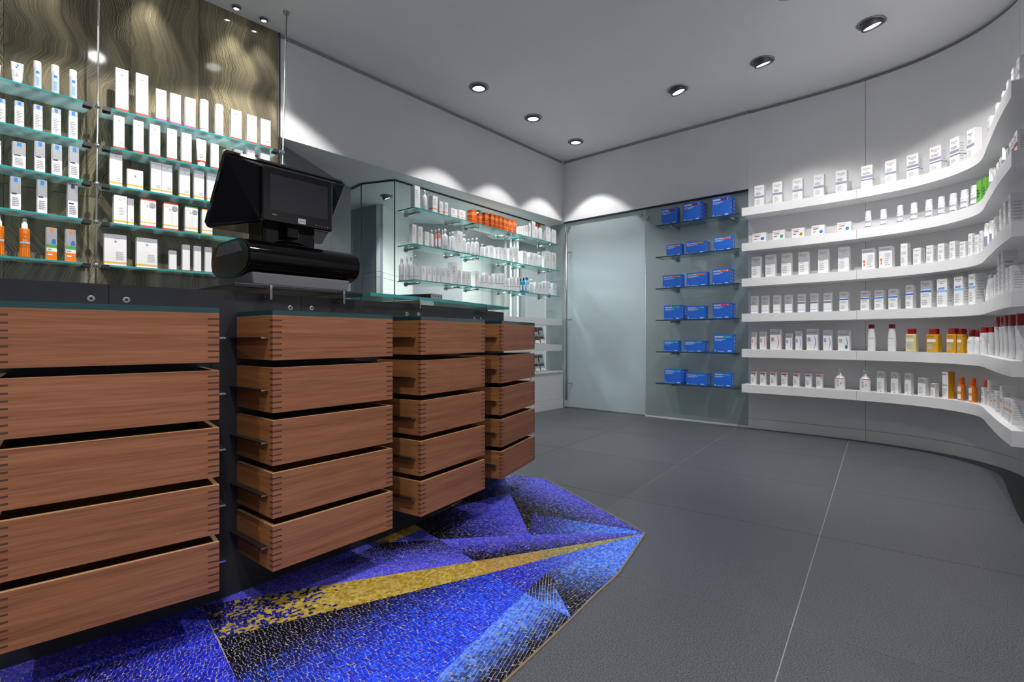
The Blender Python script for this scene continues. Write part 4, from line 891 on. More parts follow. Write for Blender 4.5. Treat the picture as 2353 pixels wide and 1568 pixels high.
def build(kind, w, h, ex, d=None):
    """returns (object, noun phrase, category)"""
    dd = d or clampw(w * .75, .03, .09)
    if kind == 'eu': return make_carton('carton', w, dd, h, [(.40, .50, 'band_greyblue')], smile(.79) + lines(.54, .66, 3, m='ink_grey') + lines(.08, .32, 4), [EU]), 'white carton with grey-blue stripe', 'carton'
    if kind == 'eub': return make_carton('carton', w, dd, h, [(.46, .56, 'band_greyblue'), (.36, .41, 'band_grey', 1)], smile(.79) + lines(.60, .70, 2, m='ink_grey') + lines(.10, .26, 3) + [(-.3, .28, .05, .24, 'card_white')], [EU], side_lines=True), 'white carton with dark sample band', 'carton'
    if kind == 'bi':
        c = {'b': 'square_blue', 'g': 'label_green', 'y': 'oil_yellow'}[ex[0]]
        rects = lines(.58, .72, 1, m='ink_red') + lines(.30, .44, 1, -.38, .0, 'ink_red')
        for k in range(6):
            a = R(60 * k); x = .24 + .085 * math.cos(a); z = .34 + .105 * math.sin(a); rects.append((x - .05, x + .05, z - .07, z + .07, c))
        rects.append((.20, .28, .29, .39, 'label_teal'))
        return make_carton('tablet_box', w, .06, h, [], rects, [('Biolectra', .52, -.15, .78, 'ink_black')]), {'b': 'squat white tablet box with blue flower mark', 'g': 'squat white tablet box with green flower mark', 'y': 'squat white tablet box with yellow flower mark'}[ex[0]], 'box'
    if kind == 'gt': return make_carton('carton', w, dd, h, [(.56, 1.0, 'silver')], smile(.80) + lines(.50, .56, 1, m='band_skyblue') + lines(.12, .44, 4), [('Eucerin', .7, 0, .84, 'ink_black')]), 'tall carton with grey upper half', 'carton'
    if kind == 'an': return make_carton('carton', w, .06, h, [(.80, 1.0, 'silver')], lines(.84, .93, 2, -.42, .42, 'ink_slate') + lines(.1, .7, 6, -.05, .42) + [(-.40, -.24, .33, .46, 'label_orange'), (-.36, -.26, .17, .30, 'label_orange')], []), 'wide carton with grey head and orange marks', 'carton'
    if kind == 'ew': return make_carton('carton', w, clampw(w * 1.1, .035, .07), h, [], smile(.80) + lines(.50, .66, 2) + lines(.12, .40, 4), [('Eucerin', .7, 0, .84, 'ink_black')], side_lines=True), 'small plain white carton', 'carton'
    if kind == 'gb': return make_carton('carton', w, dd, h, [(.48, 1.0, 'silver'), (.10, .14, 'band_skyblue')], smile(.79) + lines(.50, .66, 3, m='ink_grey'), [EU]), 'grey-topped carton with blue foot line', 'carton'
    if kind == 'gb2': return make_carton('carton', w, dd, h, [(.60, 1.0, 'silver'), (.46, .56, 'band_grey'), (.10, .14, 'band_skyblue')], smile(.79) + lines(.60, .70, 2, m='ink_grey'), [EU]), 'carton with grey top and dark waist band', 'carton'
    if kind == 'bt': return make_carton('carton', w, clampw(w, .04, .07), h, [(.68, 1.0, 'silver'), (.57, .645, 'band_blue')], smile(.83) + lines(.40, .54, 2) + lines(.1, .3, 3), [('Eucerin', .66, 0, .87, 'ink_black')], side_lines=True), 'carton with bright blue band', 'carton'
    if kind == 'bl': return make_carton('carton', w, .07, h, [(.52, .60, 'band_skyblue')], smile(.84) + lines(.62, .70, 2, m='band_blue') + lines(.1, .42, 4), [('Eucerin', .66, 0, .88, 'ink_black')], side_lines=True), 'tall white carton with pale blue band', 'carton'
    if kind == 'plain': return make_carton('carton', w, clampw(w, .035, .06), h, [], lines(.15, .8, 6), [], side_lines=True), 'plain white carton', 'carton'
    if kind == 'red': return make_carton('carton', w, .07, h, [(.40, .56, 'ink_red')], lines(.62, .85, 2, m='ink_grey') + lines(.1, .3, 2), [], side_lines=True), 'white carton with red stripe', 'carton'
    if kind == 'ph':
        c = {'r': 'red_mark', 'b': 'band_blue', 't': 'teal_dot'}[ex[0]]; sw = []
        for k in range(9):
            f = k / 8; x = .18 + .16 * math.sin(math.pi * f * .9 + .3); sw.append((x - .018 - .02 * math.sin(math.pi * f), x + .018, .08 + .56 * (1 - f) - .04, .08 + .56 * (1 - f) + .04, c))
        if ex[0] == 't': sw += [(.12, .36, .12, .24, 'teal_dot'), (.16, .32, .09, .27, 'teal_dot')]
        return make_carton('carton', w, dd, h, [(.72, 1.0, 'silver')], lines(.40, .60, 4, -.4, .02, c if ex[0] != 't' else 'ink_grey') + sw + [(.34, .44, .9, .95, 'band_blue')], [('PHYSIOGEL', .78, 0, .80, 'ink_black')]), {'r': 'silver-headed carton with red swoosh', 'b': 'silver-headed carton with blue swoosh', 't': 'silver-headed carton with teal dot'}[ex[0]], 'carton'
    if kind == 'rl': return make_carton('carton', w, dd, h, [(.965, 1.0, 'red_mark', 1), (.78, .965, 'silver')], lines(.74, .84, 2, -.4, .2, 'ink_black') + [(.12, .34, .66, .82, 'red_mark'), (.15, .31, .68, .80, 'card_white')] + lines(.15, .5, 4), []), 'slim white carton with red lid edge', 'carton'
    if kind == 'ar': return make_carton('carton', w, clampw(w * 1.2, .04, .07), h, [(.70, 1.0, 'silver')], [(-.24, -.12, .80, .84, 'photo_brown'), (-.15, -.03, .84, .88, 'oil_yellow'), (-.06, .06, .875, .91, 'photo_brown'), (.03, .15, .84, .88, 'oil_yellow'), (.12, .24, .80, .84, 'photo_brown')] + lines(.70, .76, 1, -.3, .35) + lines(.12, .5, 4) + [(-.05, .05, .03, .07, 'ink_black')], []), 'white carton with brown and yellow arch mark', 'carton'
    if kind == 'fifty': return make_carton('carton', w, .055, h, [(0, 1, 'card_white')], lines(.86, .92, 1, -.4, .4, 'ink_slate') + lines(.08, .38, 6, -.42, .35), [('50+', .78, 0, .46, 'ink_black')], 'fifty_yellow'), 'tall sun carton marked fifty plus', 'carton'
    if kind == 'sc': return make_carton('carton', w, .055, h, [(.46, .58, 'orange_light')], lines(.7, .9, 3, m='ink_grey') + lines(.1, .4, 4), [], side_lines=True), 'white sun care carton with pale orange band', 'carton'
    if kind == 'spf':
        o = make_carton('carton', .036, .04, h * .70, [], lines(.5, .85, 3, m='ink_grey') + lines(.1, .4, 3, m='orange_light'), [])
        MB().lathe([(.014, h * .70 + .0006, 0), (.014, h * .95, 0), (.011, h, 0)], 16).build('cap', 'cap_orange', o, (0, .02, 0)); return o, 'white spray pack with orange cap', 'spray pack'
    if kind == 'bc' : return make_carton('carton', w, clampw(w * .8, .025, .05), h, [(.80, 1.0, 'silver')], [(-.20, .20, .84, .98, 'square_blue')] + lines(.72, .78, 1, -.35, .35) + lines(.10, .62, 8, -.36, .36, 'ink_grey'), [('LA ROCHE-POSAY', .62, 0, .81, 'ink_grey')]), 'slim white carton with small blue square', 'carton'
    if kind == 'bcs': return make_carton('carton', w, clampw(w * .8, .025, .05), h, [(.48, 1.0, 'silver')], [(-.18, .18, .84, .97, 'square_blue')] + lines(.44, .52, 1, -.4, .4, 'ink_black') + lines(.10, .38, 5, -.36, .36, 'ink_grey'), [('LA ROCHE-POSAY', .62, 0, .80, 'ink_grey')]), 'silver-white carton with bigger blue square', 'carton'
    if kind == 'bcd': return make_carton('carton', w, clampw(w * .8, .025, .05), h, [(.48, 1.0, 'silver')], [(-.18, .18, .85, .97, 'square_navy')] + lines(.36, .44, 1, -.4, .4, 'ink_black') + lines(.08, .34, 5, -.36, .36, 'ink_grey'), [('LA ROCHE-POSAY', .62, 0, .81, 'ink_grey')]), 'silver-white carton with navy square', 'carton'
    if kind == 'kid': return make_carton('carton', w, .03, h, [(.0, .26, 'kid_orange'), (.37, .48, 'kid_green'), (.48, 1.0, 'silver')], [(-.15, .15, .89, .99, 'kid_orange'), (.0, .40, .50, .60, 'kid_blue'), (.06, .34, .60, .65, 'kid_blue')] + lines(.28, .35, 1, -.4, .2, 'ink_grey') + lines(.12, .2, 1, -.4, .35, 'ink_white'), [('LA ROCHE-POSAY', .7, 0, .84, 'ink_grey')]), 'sun carton with orange foot', 'carton'
    HA = ('Dr.Hauschka', .62, 0, .90, 'ink_grey'); tul = [(-.09, -.03, .835, .875, 'ink_grey'), (.03, .09, .835, .875, 'ink_grey'), (-.03, .03, .825, .85, 'ink_grey')]
    low = lines(.14, .24, 2, -.02, .38, 'ink_light')
    if kind == 'hr': return make_carton('carton', w, dd * .8, h, [(0, .055, 'foot_red', 1)], tul + low, [HA]), 'white carton with red foot line', 'carton'
    if kind == 'hp': return make_carton('carton', w, dd * .8, h, [(0, .06, 'foot_pink', 1)], tul + low, [HA]), 'white carton with pink foot line', 'carton'
    if kind == 'hy': return make_carton('carton', w, dd * .8, h, [(.06, .11, 'foot_yellow', 1), (.74, 1.0, 'silver')], tul + low, [HA]), 'white carton with yellow foot line', 'carton'
    if kind == 'hyl': return make_carton('carton', w, dd * .6, h, [(.12, .2, 'foot_yellow', 1)], [(-.06, .06, .60, .72, 'ink_grey')], [('Dr.Hauschka', .5, 0, .78, 'ink_light')]), 'low white carton with yellow foot line', 'carton'
    if kind == 'hyb': return make_carton('carton', w * .98, .06, h, [(.06, .12, 'foot_yellow', 1)], tul + lines(.3, .6, 3, -.1, .4), [HA]), 'broad white carton with yellow foot line', 'carton'
    if kind == 'hsq': return make_carton('carton', w, .045, h, [(.05, .11, 'foot_yellow', 1), (.86, 1.0, 'silver')], [(-.05, .05, .74, .80, 'ink_grey')] + lines(.18, .46, 5, .02, .40, 'ink_light'), [('Dr.Hauschka', .38, 0, .86, 'ink_grey')]), 'big square white carton with yellow foot line', 'carton'
    if kind == 'hw': return make_carton('carton', w, dd * .9, h, [(.0, .03, 'foot_brown', 1), (.80, 1.0, 'silver')], tul, [HA]), 'small white carton with plain foot', 'carton'
    if kind == 'hs':
        c = {'r': 'foot_red', 'g': 'kid_green', 'y': 'foot_yellow'}[ex[0]]
        o = make_carton('carton', w, .035, h, [(.14, .18, 'foot_yellow', 1), (0, .05, c, 1), (.95, 1.0, c, 1)], [(-.12, -.04, .72, .78, 'ink_grey'), (.05, .065, .2, .95, 'ink_light')], [('Dr.Hauschka', .34, -.22, .84, 'ink_grey')])
        MB().lathe([(w * .21, 0, 0), (w * .21, .0015, 0)], 20, M4=Matrix.Translation(Vector((w * .26, -.0003, h * .80))) @ Matrix.Rotation(R(90), 4, 'X')).build('round_sticker', 'silver', o)
        return o, {'r': 'red-lidded twin carton with round sticker', 'g': 'green-lidded twin carton with round sticker', 'y': 'twin white carton with yellow lid'}[ex[0]], 'carton'
    # office partition goods
    if kind in ('o', 'oo', 'or', 'og', 'oy'):
        base = 'orange_card' if kind == 'or' else 'card_white'
        bands = {'o': [], 'oo': [(.22, .28, 'orange_light', 1)], 'or': [(.30, .34, 'orange_light', 1), (.62, .78, 'orange_light')], 'og': [(.36, .39, 'foot_brown', 1)], 'oy': [(.30, .34, 'gold_line', 1)]}[kind]
        lm = 'ink_light' if kind != 'or' else 'orange_light'
        nm = {'o': 'plain white carton', 'oo': 'white carton with orange line', 'or': 'bright orange carton', 'og': 'white carton with grey waist line', 'oy': 'white carton with gold waist line'}[kind]
        return make_carton('carton', w * .86, clampw(w * .8, .035, .07), h, bands, lines(.45, .85, 4, m=lm), [], base), nm, 'carton'
    r = w * .43
    if kind in ('ob', 'obp', 'obl', 'obb', 'obw', 'oc'):
        m = {'ob': 'plastic_white', 'obp': 'pink_liquid', 'obl': 'blue_liquid', 'obb': 'blue_pale', 'obw': 'blue_pale', 'oc': 'plastic_white'}[kind]; cm = {'oc': 'cap_orange', 'obp': 'plastic_white', 'obl': 'teal_edge', 'obb': 'blue_liquid'}.get(kind, 'plastic_white')
        o = bottle('bottle', [(r * .9, 0, 0), (r, .004, 0), (r, h * .66, 0), (r * .9, h * .74, 0), (r * .42, h * .80, 0), (r * .42, h * .82, 1), (r * .52, h * .82, 1), (r * .52, h * .97, 1), (r * .42, h, 1)], [m, cm], .7, 16, [(r, h * .12, h * .52, 50, 'ink_white', 'label')])
        return o, {'ob': 'white bottle', 'obp': 'pink bottle with white cap', 'obl': 'deep blue bottle', 'obb': 'pale blue bottle with blue cap', 'obw': 'pale blue bottle with white cap', 'oc': 'white bottle with orange cap'}[kind], 'bottle'
    if kind in ('op', 'os'):
        o = bottle('spray_bottle', [(r * .9, 0, 0), (r, .004, 0), (r, h * .60, 0), (r * .92, h * .68, 0), (r * .45, h * .76, 0), (r * .40, h * .80, 1), (r * .46, h * .81, 1), (r * .46, h * .94, 1), (r * .30, h, 1)], ['plastic_white', 'plastic_white'], 1.0, 16, [(r, h * .18, h * .22, 60, 'ink_light', 'label')])
        MB().box(-r * .14, r * .14, -r * .75, -r * .2, h * .90, h * .95).build('nozzle', 'plastic_white', o)
        return o, ('white spray bottle' if kind == 'os' else 'white pump bottle'), 'spray bottle'
    if kind == 'foam':
        o = bottle('foam_bottle', [(r * .95, 0, 0), (r, .003, 0), (r, h * .60, 0), (r * .96, h * .66, 1), (r * .92, h * .66, 1), (r * .92, h * .94, 1), (r * .84, h, 1)], ['plastic_white', 'cap_clear'], .8, 18, [(r, h * .10, h * .17, 60, 'band_grey', 'label_band'), (r, h * .34, h * .44, 62, 'band_greyblue', 'label_band')], [('Eucerin', r * 1.1, -r * .84, h * .52, 'ink_black')])
        return o, 'white bottle with clear cap and grey bands', 'bottle'
    if kind == 'wb':
        r2 = clampw(r, .018, .026)
        return bottle('bottle', [(r2 * .95, 0, 0), (r2, .003, 0), (r2, h * .72, 0), (r2 * .95, h * .72, 1), (r2 * .95, h * .98, 1), (r2 * .85, h, 1)], ['plastic_white', 'plastic_white'], 1, 16, [(r2, h * .2, h * .55, 50, 'band_greyblue', 'label')]), 'round white bottle with blue-grey label', 'bottle'
    if kind == 'green':
        return make_carton('carton', .052, .05, h, [], lines(.30, .66, 3, m='ink_black'), [], 'green_pack'), 'leaf green carton', 'carton'
    if kind == 'tube' or kind == 'tubeL' or kind == 'htu':
        w2 = clampw(w, .03, .06); mats = {'tube': ['plastic_white', 'plastic_white'], 'tubeL': ['plastic_white', 'plastic_white'], 'htu': ['plastic_white', 'foot_red']}[kind]
        mb = MB(); n = 20; rings = []
        for f, sxx, syy, mi in ((0, .36, .36, 0), (.13, .37, .37, 1), (.15, .40, .36, 1), (.19, .42, .36, 0), (.6, .47, .24, 0), (.95, .5, .03, 0), (1.0, .5, .015, 0)): rings.append((f, sxx, syy, mi))
        vs = [(w2 * sxx * math.cos(2 * math.pi * k / n), w2 * syy * math.sin(2 * math.pi * k / n), f * h) for f, sxx, syy, mi in rings for k in range(n)]
        for i in range(len(rings) - 1): mb.add(vs, [(i * n + k, i * n + (k + 1) % n, (i + 1) * n + (k + 1) % n, (i + 1) * n + k) for k in range(n)], rings[i][3], True)
        mb.add(vs[:n], [tuple(range(n - 1, -1, -1))]); mb.add(vs[-n:], [tuple(range(n))])
        o = mb.build('tube', mats)
        y = -w2 * .245; pr = lines(.28, .5, 4, -.25, .25, 'ink_light') + ([(-.08, .08, .76, .86, 'square_blue')] if kind != 'htu' else [(-.06, .06, .78, .84, 'ink_grey')])
        pm, pmats = print_mesh(w2, h, pr, -w2 * .37); pm.build('printing', pmats, o, kind='stuff')
        return o, {'tube': 'white tube standing on its cap', 'tubeL': 'wide white tube with blue square', 'htu': 'white tube with red collar'}[kind], 'tube'
    if kind == 'bb':
        o = bottle('bottle', [(r * 1.08, 0, 0), (r * 1.1, .003, 0), (r * 1.1, h * .74, 0), (r * 1.1, h * .745, 2), (r * 1.06, h * .75, 1), (r * 1.06, h * .97, 1), (r * .98, h, 1)], ['plastic_white', 'plastic_white', 'silver'], 1, 20, [(r * 1.1, h * .08, h * .40, 20, 'band_skyblue', 'label'), (r * 1.1, h * .52, h * .62, 22, 'square_blue', 'label_mark')])
        return o, 'round white bottle with small blue mark', 'bottle'
    if kind == 'ht':
        o = bottle('tube_box', [(r * 1.06, 0, 0), (r * 1.12, .002, 0), (r * 1.12, .012, 1), (r * 1.12, h * .08, 1), (r * 1.12, h * .081, 0), (r * 1.12, h * .96, 0), (r * 1.04, h, 0)], ['plastic_white', 'foot_plum'], 1, 22, None, [('Dr.Hauschka', r * 1.3, -r * 1.13, h * .74, 'ink_grey')])
        return o, 'round white container with plum foot ring', 'container'
    if kind == 'spr':
        o = bottle('spray_bottle', [(r * 1.0, 0, 0), (r * 1.08, .004, 0), (r * 1.08, h * .70, 0), (r * 1.02, h * .735, 0), (r * .62, h * .745, 1), (r * .62, h * .86, 1), (r * .44, h * .88, 1), (r * .42, h * .98, 1), (r * .34, h, 1)], ['amber', 'plastic_white'], .8, 22, [(r * 1.08, h * .02, h * .24, 75, 'kid_orange', 'label'), (r * 1.08, h * .36, h * .40, 60, 'band_skyblue', 'label'), (r * 1.08, h * .62, h * .70, 22, 'kid_orange', 'label_mark')], [('50+', r * .8, -r * .9, h * .42, 'ink_white'), ('XL', r * .4, -r * .9, h * .52, 'ink_white')])
        return o, 'amber sun oil spray bottle', 'spray bottle'
    if kind == 'rc':
        o = bottle('bottle', [(r * .88, 0, 0), (r * .94, .004, 0), (r * .98, h * .3, 0), (r * .92, h * .55, 0), (r * .72, h * .80, 0), (r * .68, h * .84, 0), (r * .72, h * .845, 1), (r * .72, h * .99, 1), (r * .66, h, 1)], ['plastic_white', 'cap_red'], .6, 22, None, [('Eucerin', r * 1.15, -r * .62, h * .47, 'ink_black')])
        return o, 'white lotion bottle with red cap', 'bottle'
    if kind == 'oil':
        m = 'oil_pale' if ex[0] == 'p' else 'oil_yellow'; d2 = .042
        o = bevel(MB().box(-w * .46, w * .46, 0, d2, 0, h * .77).build('bottle', m), .005, 3)
        bevel(MB().box(-w * .30, w * .30, .004, d2 - .004, h * .7705, h).build('cap', 'cap_red', o), .003, 2)
        pm, pmats = print_mesh(w, h, [(-.38, .30, .44, .56, 'ink_white')] + lines(.12, .36, 4, -.36, .30, 'ink_light'), -.0006); pm.build('printing', pmats, o, kind='stuff')
        word('Eucerin', w * .5, -w * .1, -.0009, h * .66, 'ink_black', o)
        return o, ('pale yellow square bottle with red cap' if ex[0] == 'p' else 'golden yellow square bottle with red cap'), 'bottle'
    if kind in ('wash', 'lot'):
        r2 = clampw(r, .02, .034)
        o = bottle('bottle', [(r2 * .95, 0, 0), (r2, .004, 0), (r2, h * .55, 0), (r2 * .75, h * .70, 0), (r2 * .55, h * .72, 1), (r2 * .62, h * .72, 1), (r2 * .58, h * .97, 1), (r2 * .5, h, 1)] if kind == 'wash' else [(r2 * .9, 0, 0), (r2 * .95, .004, 0), (r2, h * .78, 0), (r2 * .92, h * .80, 1), (r2 * .9, h * .80, 1), (r2 * .86, h, 1)], ['plastic_white', 'cap_red'], .75, 20, [(r2, h * .12, h * .40, 40, 'ink_white', 'label')], [('Eucerin', r2 * 1.0, -r2 * .8, h * .46, 'ink_black')])
        return o, ('broad white bottle with red pump cap' if kind == 'wash' else 'narrow white bottle with flat red cap'), 'bottle'
    if kind == 'rt':
        r2 = .024
        o = bottle('bottle', [(r2 * .85, 0, 0), (r2 * .9, .004, 0), (r2 * 1.08, h * .70, 0), (r2 * 1.05, h * .74, 0), (r2 * .86, h * .745, 1), (r2 * .86, h * .985, 1), (r2 * .8, h, 1)], ['plastic_white', 'cap_red'], .75, 20, [(r2, h * .12, h * .62, 8, 'ink_red', 'label_line')], [('Eucerin', r2 * 1.0, -r2 * .83, h * .62, 'ink_black')])
        return o, 'tall white bottle with ribbed red cap', 'bottle'
    if kind == 'pump':
        o = bottle('pump_bottle', [(r * .95, 0, 0), (r, .004, 0), (r, h * .52, 0), (r * .95, h * .58, 0), (r * .5, h * .68, 0), (r * .28, h * .70, 1), (r * .28, h * .80, 1), (r * .14, h * .82, 1), (r * .14, h * .93, 1), (r * .36, h * .94, 1), (r * .34, h, 1)], ['plastic_white', 'plastic_white'], .75, 22, [(r, h * .55, h * .575, 80, 'red_mark', 'label_line'), (r, h * .12, h * .48, 45, 'card_white', 'label')])
        MB().box(-r * .12, r * .12, -r * .9, -r * .2, h * .945, h * .985).build('pump_spout', 'plastic_white', o)
        pm, pmats = print_mesh(r * 2, h, lines(.40, .45, 1, -.25, .1, 'ink_black') + [(.12, .22, .28, .36, 'red_mark'), (.13, .21, .29, .35, 'card_white')] + lines(.16, .32, 3, -.2, .08), -r * .79); pm.build('printing', pmats, o, kind='stuff')
        return o, 'white dispenser bottle with pump', 'dispenser'
    if kind == 'sun':
        r2 = .022
        o = bottle('bottle', [(r2 * .95, 0, 0), (r2, .004, 0), (r2 * .94, h * .1, 0), (r2, h * .2, 0), (r2 * .94, h * .3, 0), (r2, h * .4, 0), (r2 * .94, h * .5, 0), (r2, h * .6, 0), (r2 * .7, h * .66, 1), (r2 * .66, h * .70, 1), (r2 * .66, h * .94, 1), (r2 * .5, h, 1)], ['sun_orange', 'cap_orange'], 1, 20, [(r2, h * .06, h * .58, 38, 'ink_white', 'label'), (r2 * 1.01, h * .26, h * .38, 38, 'orange_light', 'label')])
        return o, 'orange sun lotion bottle with white label', 'bottle'
    raise KeyError(kind)
LABELS = {}
def put(kind, w, h, ex, pos, z, ang, where, group, d=None):
    key = (kind, round(w, 3), round(h, 3), tuple(ex), d)
    if key in MCACHE:
        src, nm, cat = MCACHE[key]; o = src.copy(); COL.objects.link(o)
        for ch in src.children: c = ch.copy(); COL.objects.link(c); c.parent = o
    else:
        o, nm, cat = build(kind, w, h, ex, d); MCACHE[key] = (o, nm, cat)
    o.location = (pos.x, pos.y, z + .0006); o.rotation_euler = (0, 0, ang)
    tag(o, nm + ', ' + where, cat, group); return o
ROUND = {'foam', 'wb', 'tube', 'tubeL', 'htu', 'bb', 'ht', 'spr', 'rc', 'wash', 'lot', 'rt', 'pump', 'sun', 'ob', 'obp', 'obl', 'obb', 'obw', 'oc', 'op', 'os'}
def shelf_row(items, poly, z, where, group, inset, wmax=.2, run=None, from_end=False):
    n = len(items)
    for k, it in enumerate(items):
        t, w_, h = it[:3]; kind = it[3]; ex = [x for x in it[4:]]
        w_ = min(w_, wmax)
        if run and t > run: w_ = min(w_, .058)
        p, a = along(poly, t); N_ = Vector((math.sin(a), -math.cos(a)))
        r = (w_ * .43 * .8 if kind in ROUND else 0)
        if kind in ('rt', 'sun'): r = .02
        pos = p - N_ * r
        i = n - 1 - k if from_end else k
        put(kind, round(w_, 3), round(h, 3), ex, pos, z, a, where % ORD[i], group)
for i, z in enumerate(LZ):
    sl, sr = offset(lineL[i], -.006), offset(lineR[i], -.006)
    shelf_row(L_ITEMS[i], sl, z, '%%s on %s glass shelf left of both rods' % LVL5[i], 'goods on the %s glass shelf away from the till' % LVL5[i], .03, from_end=True)
    shelf_row(R_ITEMS[i], sr, z, '%%s on %s glass shelf between the rods' % LVL5[i], 'goods on the %s glass shelf behind the till' % LVL5[i], .03)
OF = [o0 - .3 * OD + .2 * ON, o0 + 2.7 * OD + .2 * ON]; OB = [p - .12 * ON for p in OF]
for i, z in enumerate(OZ):
    its = sorted(O_ITEMS[i], key=lambda r: r[0] - (.3 if r[3] == 'os' else 0)); n_os = 0
    for k, it in enumerate(its):
        t, w_, h, kind = it[:4]; poly = OB if kind == 'os' else OF
        p, a = along(poly, t); r = w_ * .4 if kind in ROUND else 0
        if not (.035 < t - .3 - .0 < 2.27) and kind != 'os': t = min(max(t, .345), 2.56); p, a = along(poly, t)
        put(kind, round(min(w_, .1), 3), round(h, 3), [], p - ON * r, z, a, '%s from the till on the %s office shelf' % (ORD[k], LVL3[i]), 'goods on the %s office glass shelf' % LVL3[i])
# blue boxes
STR = {'d': 'label_darkred', 'o': 'label_orange', 'g': 'label_green', 'p': 'label_pink', 't': 'label_teal'}
STN = {'d': 'dark red', 'o': 'orange', 'g': 'green', 'p': 'pink', 't': 'turquoise'}
BF = [C + V * s + NV * .15 for s in (1.0, 2.3)]
PLACE = ('nearest the door', 'in the middle', 'nearest the curved wall')
for i, z in enumerate(BZ):
    for k, (t, w_, h, kind, c, n) in enumerate(B_ITEMS[i]):
        p, a = along(BF, t); n_d = n; dep = .135 / max(n_d, 2) if n_d > 1 else .07
        for j in range(n_d):
            pos = p - NV * (j * (dep + .003)) + (V * (.006 * j) if n_d == 2 else V * 0)
            hh = h * (1.0 if j == 0 else .97)
            rects = [(-.44, -.02, .82, .90, 'ink_white'), (-.02, .42, .80, .92, STR[c]), (.34, .40, .82, .90, 'ink_white'), (-.44, .1, .72, .75, 'ink_white'), (-.44, -.05, .66, .68, 'ink_white'), (-.44, -.40, .06, .14, 'ink_white'), (.22, .40, .06, .12, 'ink_white'), (-.30, .05, .05, .08, 'ink_light')]
            o = make_carton('supplement_box', w_, dep, hh, [], rects, [('orthomol', .36, -.23, .835, 'ink_black')], 'box_blue')
            if n_d > 1 or k == 2:
                mb = MB(); x = w_ / 2 + .0006
                for q in range(4): mb.quad((x, dep * .35, hh * (.16 + .2 * q)), (x, dep * .62, hh * (.16 + .2 * q)), (x, dep * .62, hh * (.27 + .2 * q)), (x, dep * .35, hh * (.27 + .2 * q)))
                mb.build('side_marks', 'ink_white', o)
            o.location = (pos.x, pos.y, z + .0006); o.rotation_euler = (0, 0, a)
            tag(o, 'blue box with %s stripe %s, %s, %s glass shelf' % (STN[c], PLACE[k], ('front one' if j == 0 else 'number %s behind' % ('two', 'three', 'four')[j - 1]) if n_d > 1 else 'alone', LVL6[i]), 'box', 'blue boxes on the glass shelves')
# white shelves
WPn = offset(WF, -.035); a_, b_ = Vector(WPn[-2]), Vector(WPn[-1]); WPn.append(tuple(b_ + (b_ - a_) * 3))
for i, z in enumerate(WZ):
    shelf_row(W_ITEMS[i], WPn, z, '%%s from blue boxes on %s white shelf' % LVL6[i], 'goods on the %s white shelf' % LVL6[i], .035, run=1.8)
# yellow side of the tall sun carton
# ------------------------------------------------------------------ mosaic
def hx(h): return hexc(h)
PAL = {'K': ('08090e', '0d0d14', '101016', '14143a'), 'N': ('1c1c78', '24248e', '14144a', '2a2aa8'), 'B': ('2630cc', '1c24b2', '2e3cda', '2422aa'), 'P': ('5452e6', '6462ee', '4a4cdc', '5c60ea'),
       'L': ('4278f4', '5088f6', '3464ea', '6292fa'), 'C': ('1a44ee', '1638dc', '2052f4', '2234c8'), 'G': ('c8a838', 'd8ba50', 'b89830', 'e0c664'), 'g': ('b0a060', 'a09850', 'bcaa6c', 'a89a58'), 'h': ('d0ac60', 'c8a050', 'd8b470', 'c09848')}
def pick(rng, key, ca, t):
    pass
rng = random.Random(11)
def colour(ca, cb, t):
    t = min(1, max(0, t)); tt = t + rng.gauss(0, .07)
    if ca == 'M':
        gold = rng.random() < min(1, .08 + .95 * t)
        c = hexc(rng.choice(PAL['G'])) if gold else hexc(rng.choice(('1c1a66', '221f80', '181650', '2a2a9c'))); return c, .3 if gold else 0
    key = cb if rng.random() < tt * tt * (3 - 2 * tt) else ca
    c1 = hexc(rng.choice(PAL[ca])); c2 = hexc(rng.choice(PAL[cb])); tc_ = min(1, max(0, tt)); f = .75 * tc_ * tc_ * (3 - 2 * tc_) + (.25 if key == cb else 0)
    c = tuple(a * (1 - f) + b * f for a, b in zip(c1, c2)); return c, (.3 if key in 'Ggh' else 0)
def inside_area(poly): return .5 * sum(poly[i - 1][0] * poly[i][1] - poly[i][0] * poly[i - 1][1] for i in range(len(poly)))
def triangulate(poly):
    """ear clipping, poly counter-clockwise"""
    P = list(poly); out = []
    def cross(a, b, c): return (b[0] - a[0]) * (c[1] - a[1]) - (b[1] - a[1]) * (c[0] - a[0])
    guard = 0
    while len(P) > 3 and guard < 500:
        guard += 1
        for i in range(len(P)):
            a, b, c = P[i - 1], P[i], P[(i + 1) % len(P)]
            if cross(a, b, c) <= 1e-9: continue
            if any(cross(a, b, q) >= -1e-9 and cross(b, c, q) >= -1e-9 and cross(c, a, q) >= -1e-9 for q in P if q not in (a, b, c)): continue
            out.append([a, b, c]); P.pop(i); break
        else: break
    out.append(P); return out
def pt_in(poly, x, y):
    r = False
    for i in range(len(poly)):
        (x0, y0), (x1, y1) = poly[i - 1], poly[i]
        if (y0 > y) != (y1 > y) and x < (x1 - x0) * (y - y0) / (y1 - y0) + x0: r = not r
    return r
tess = []
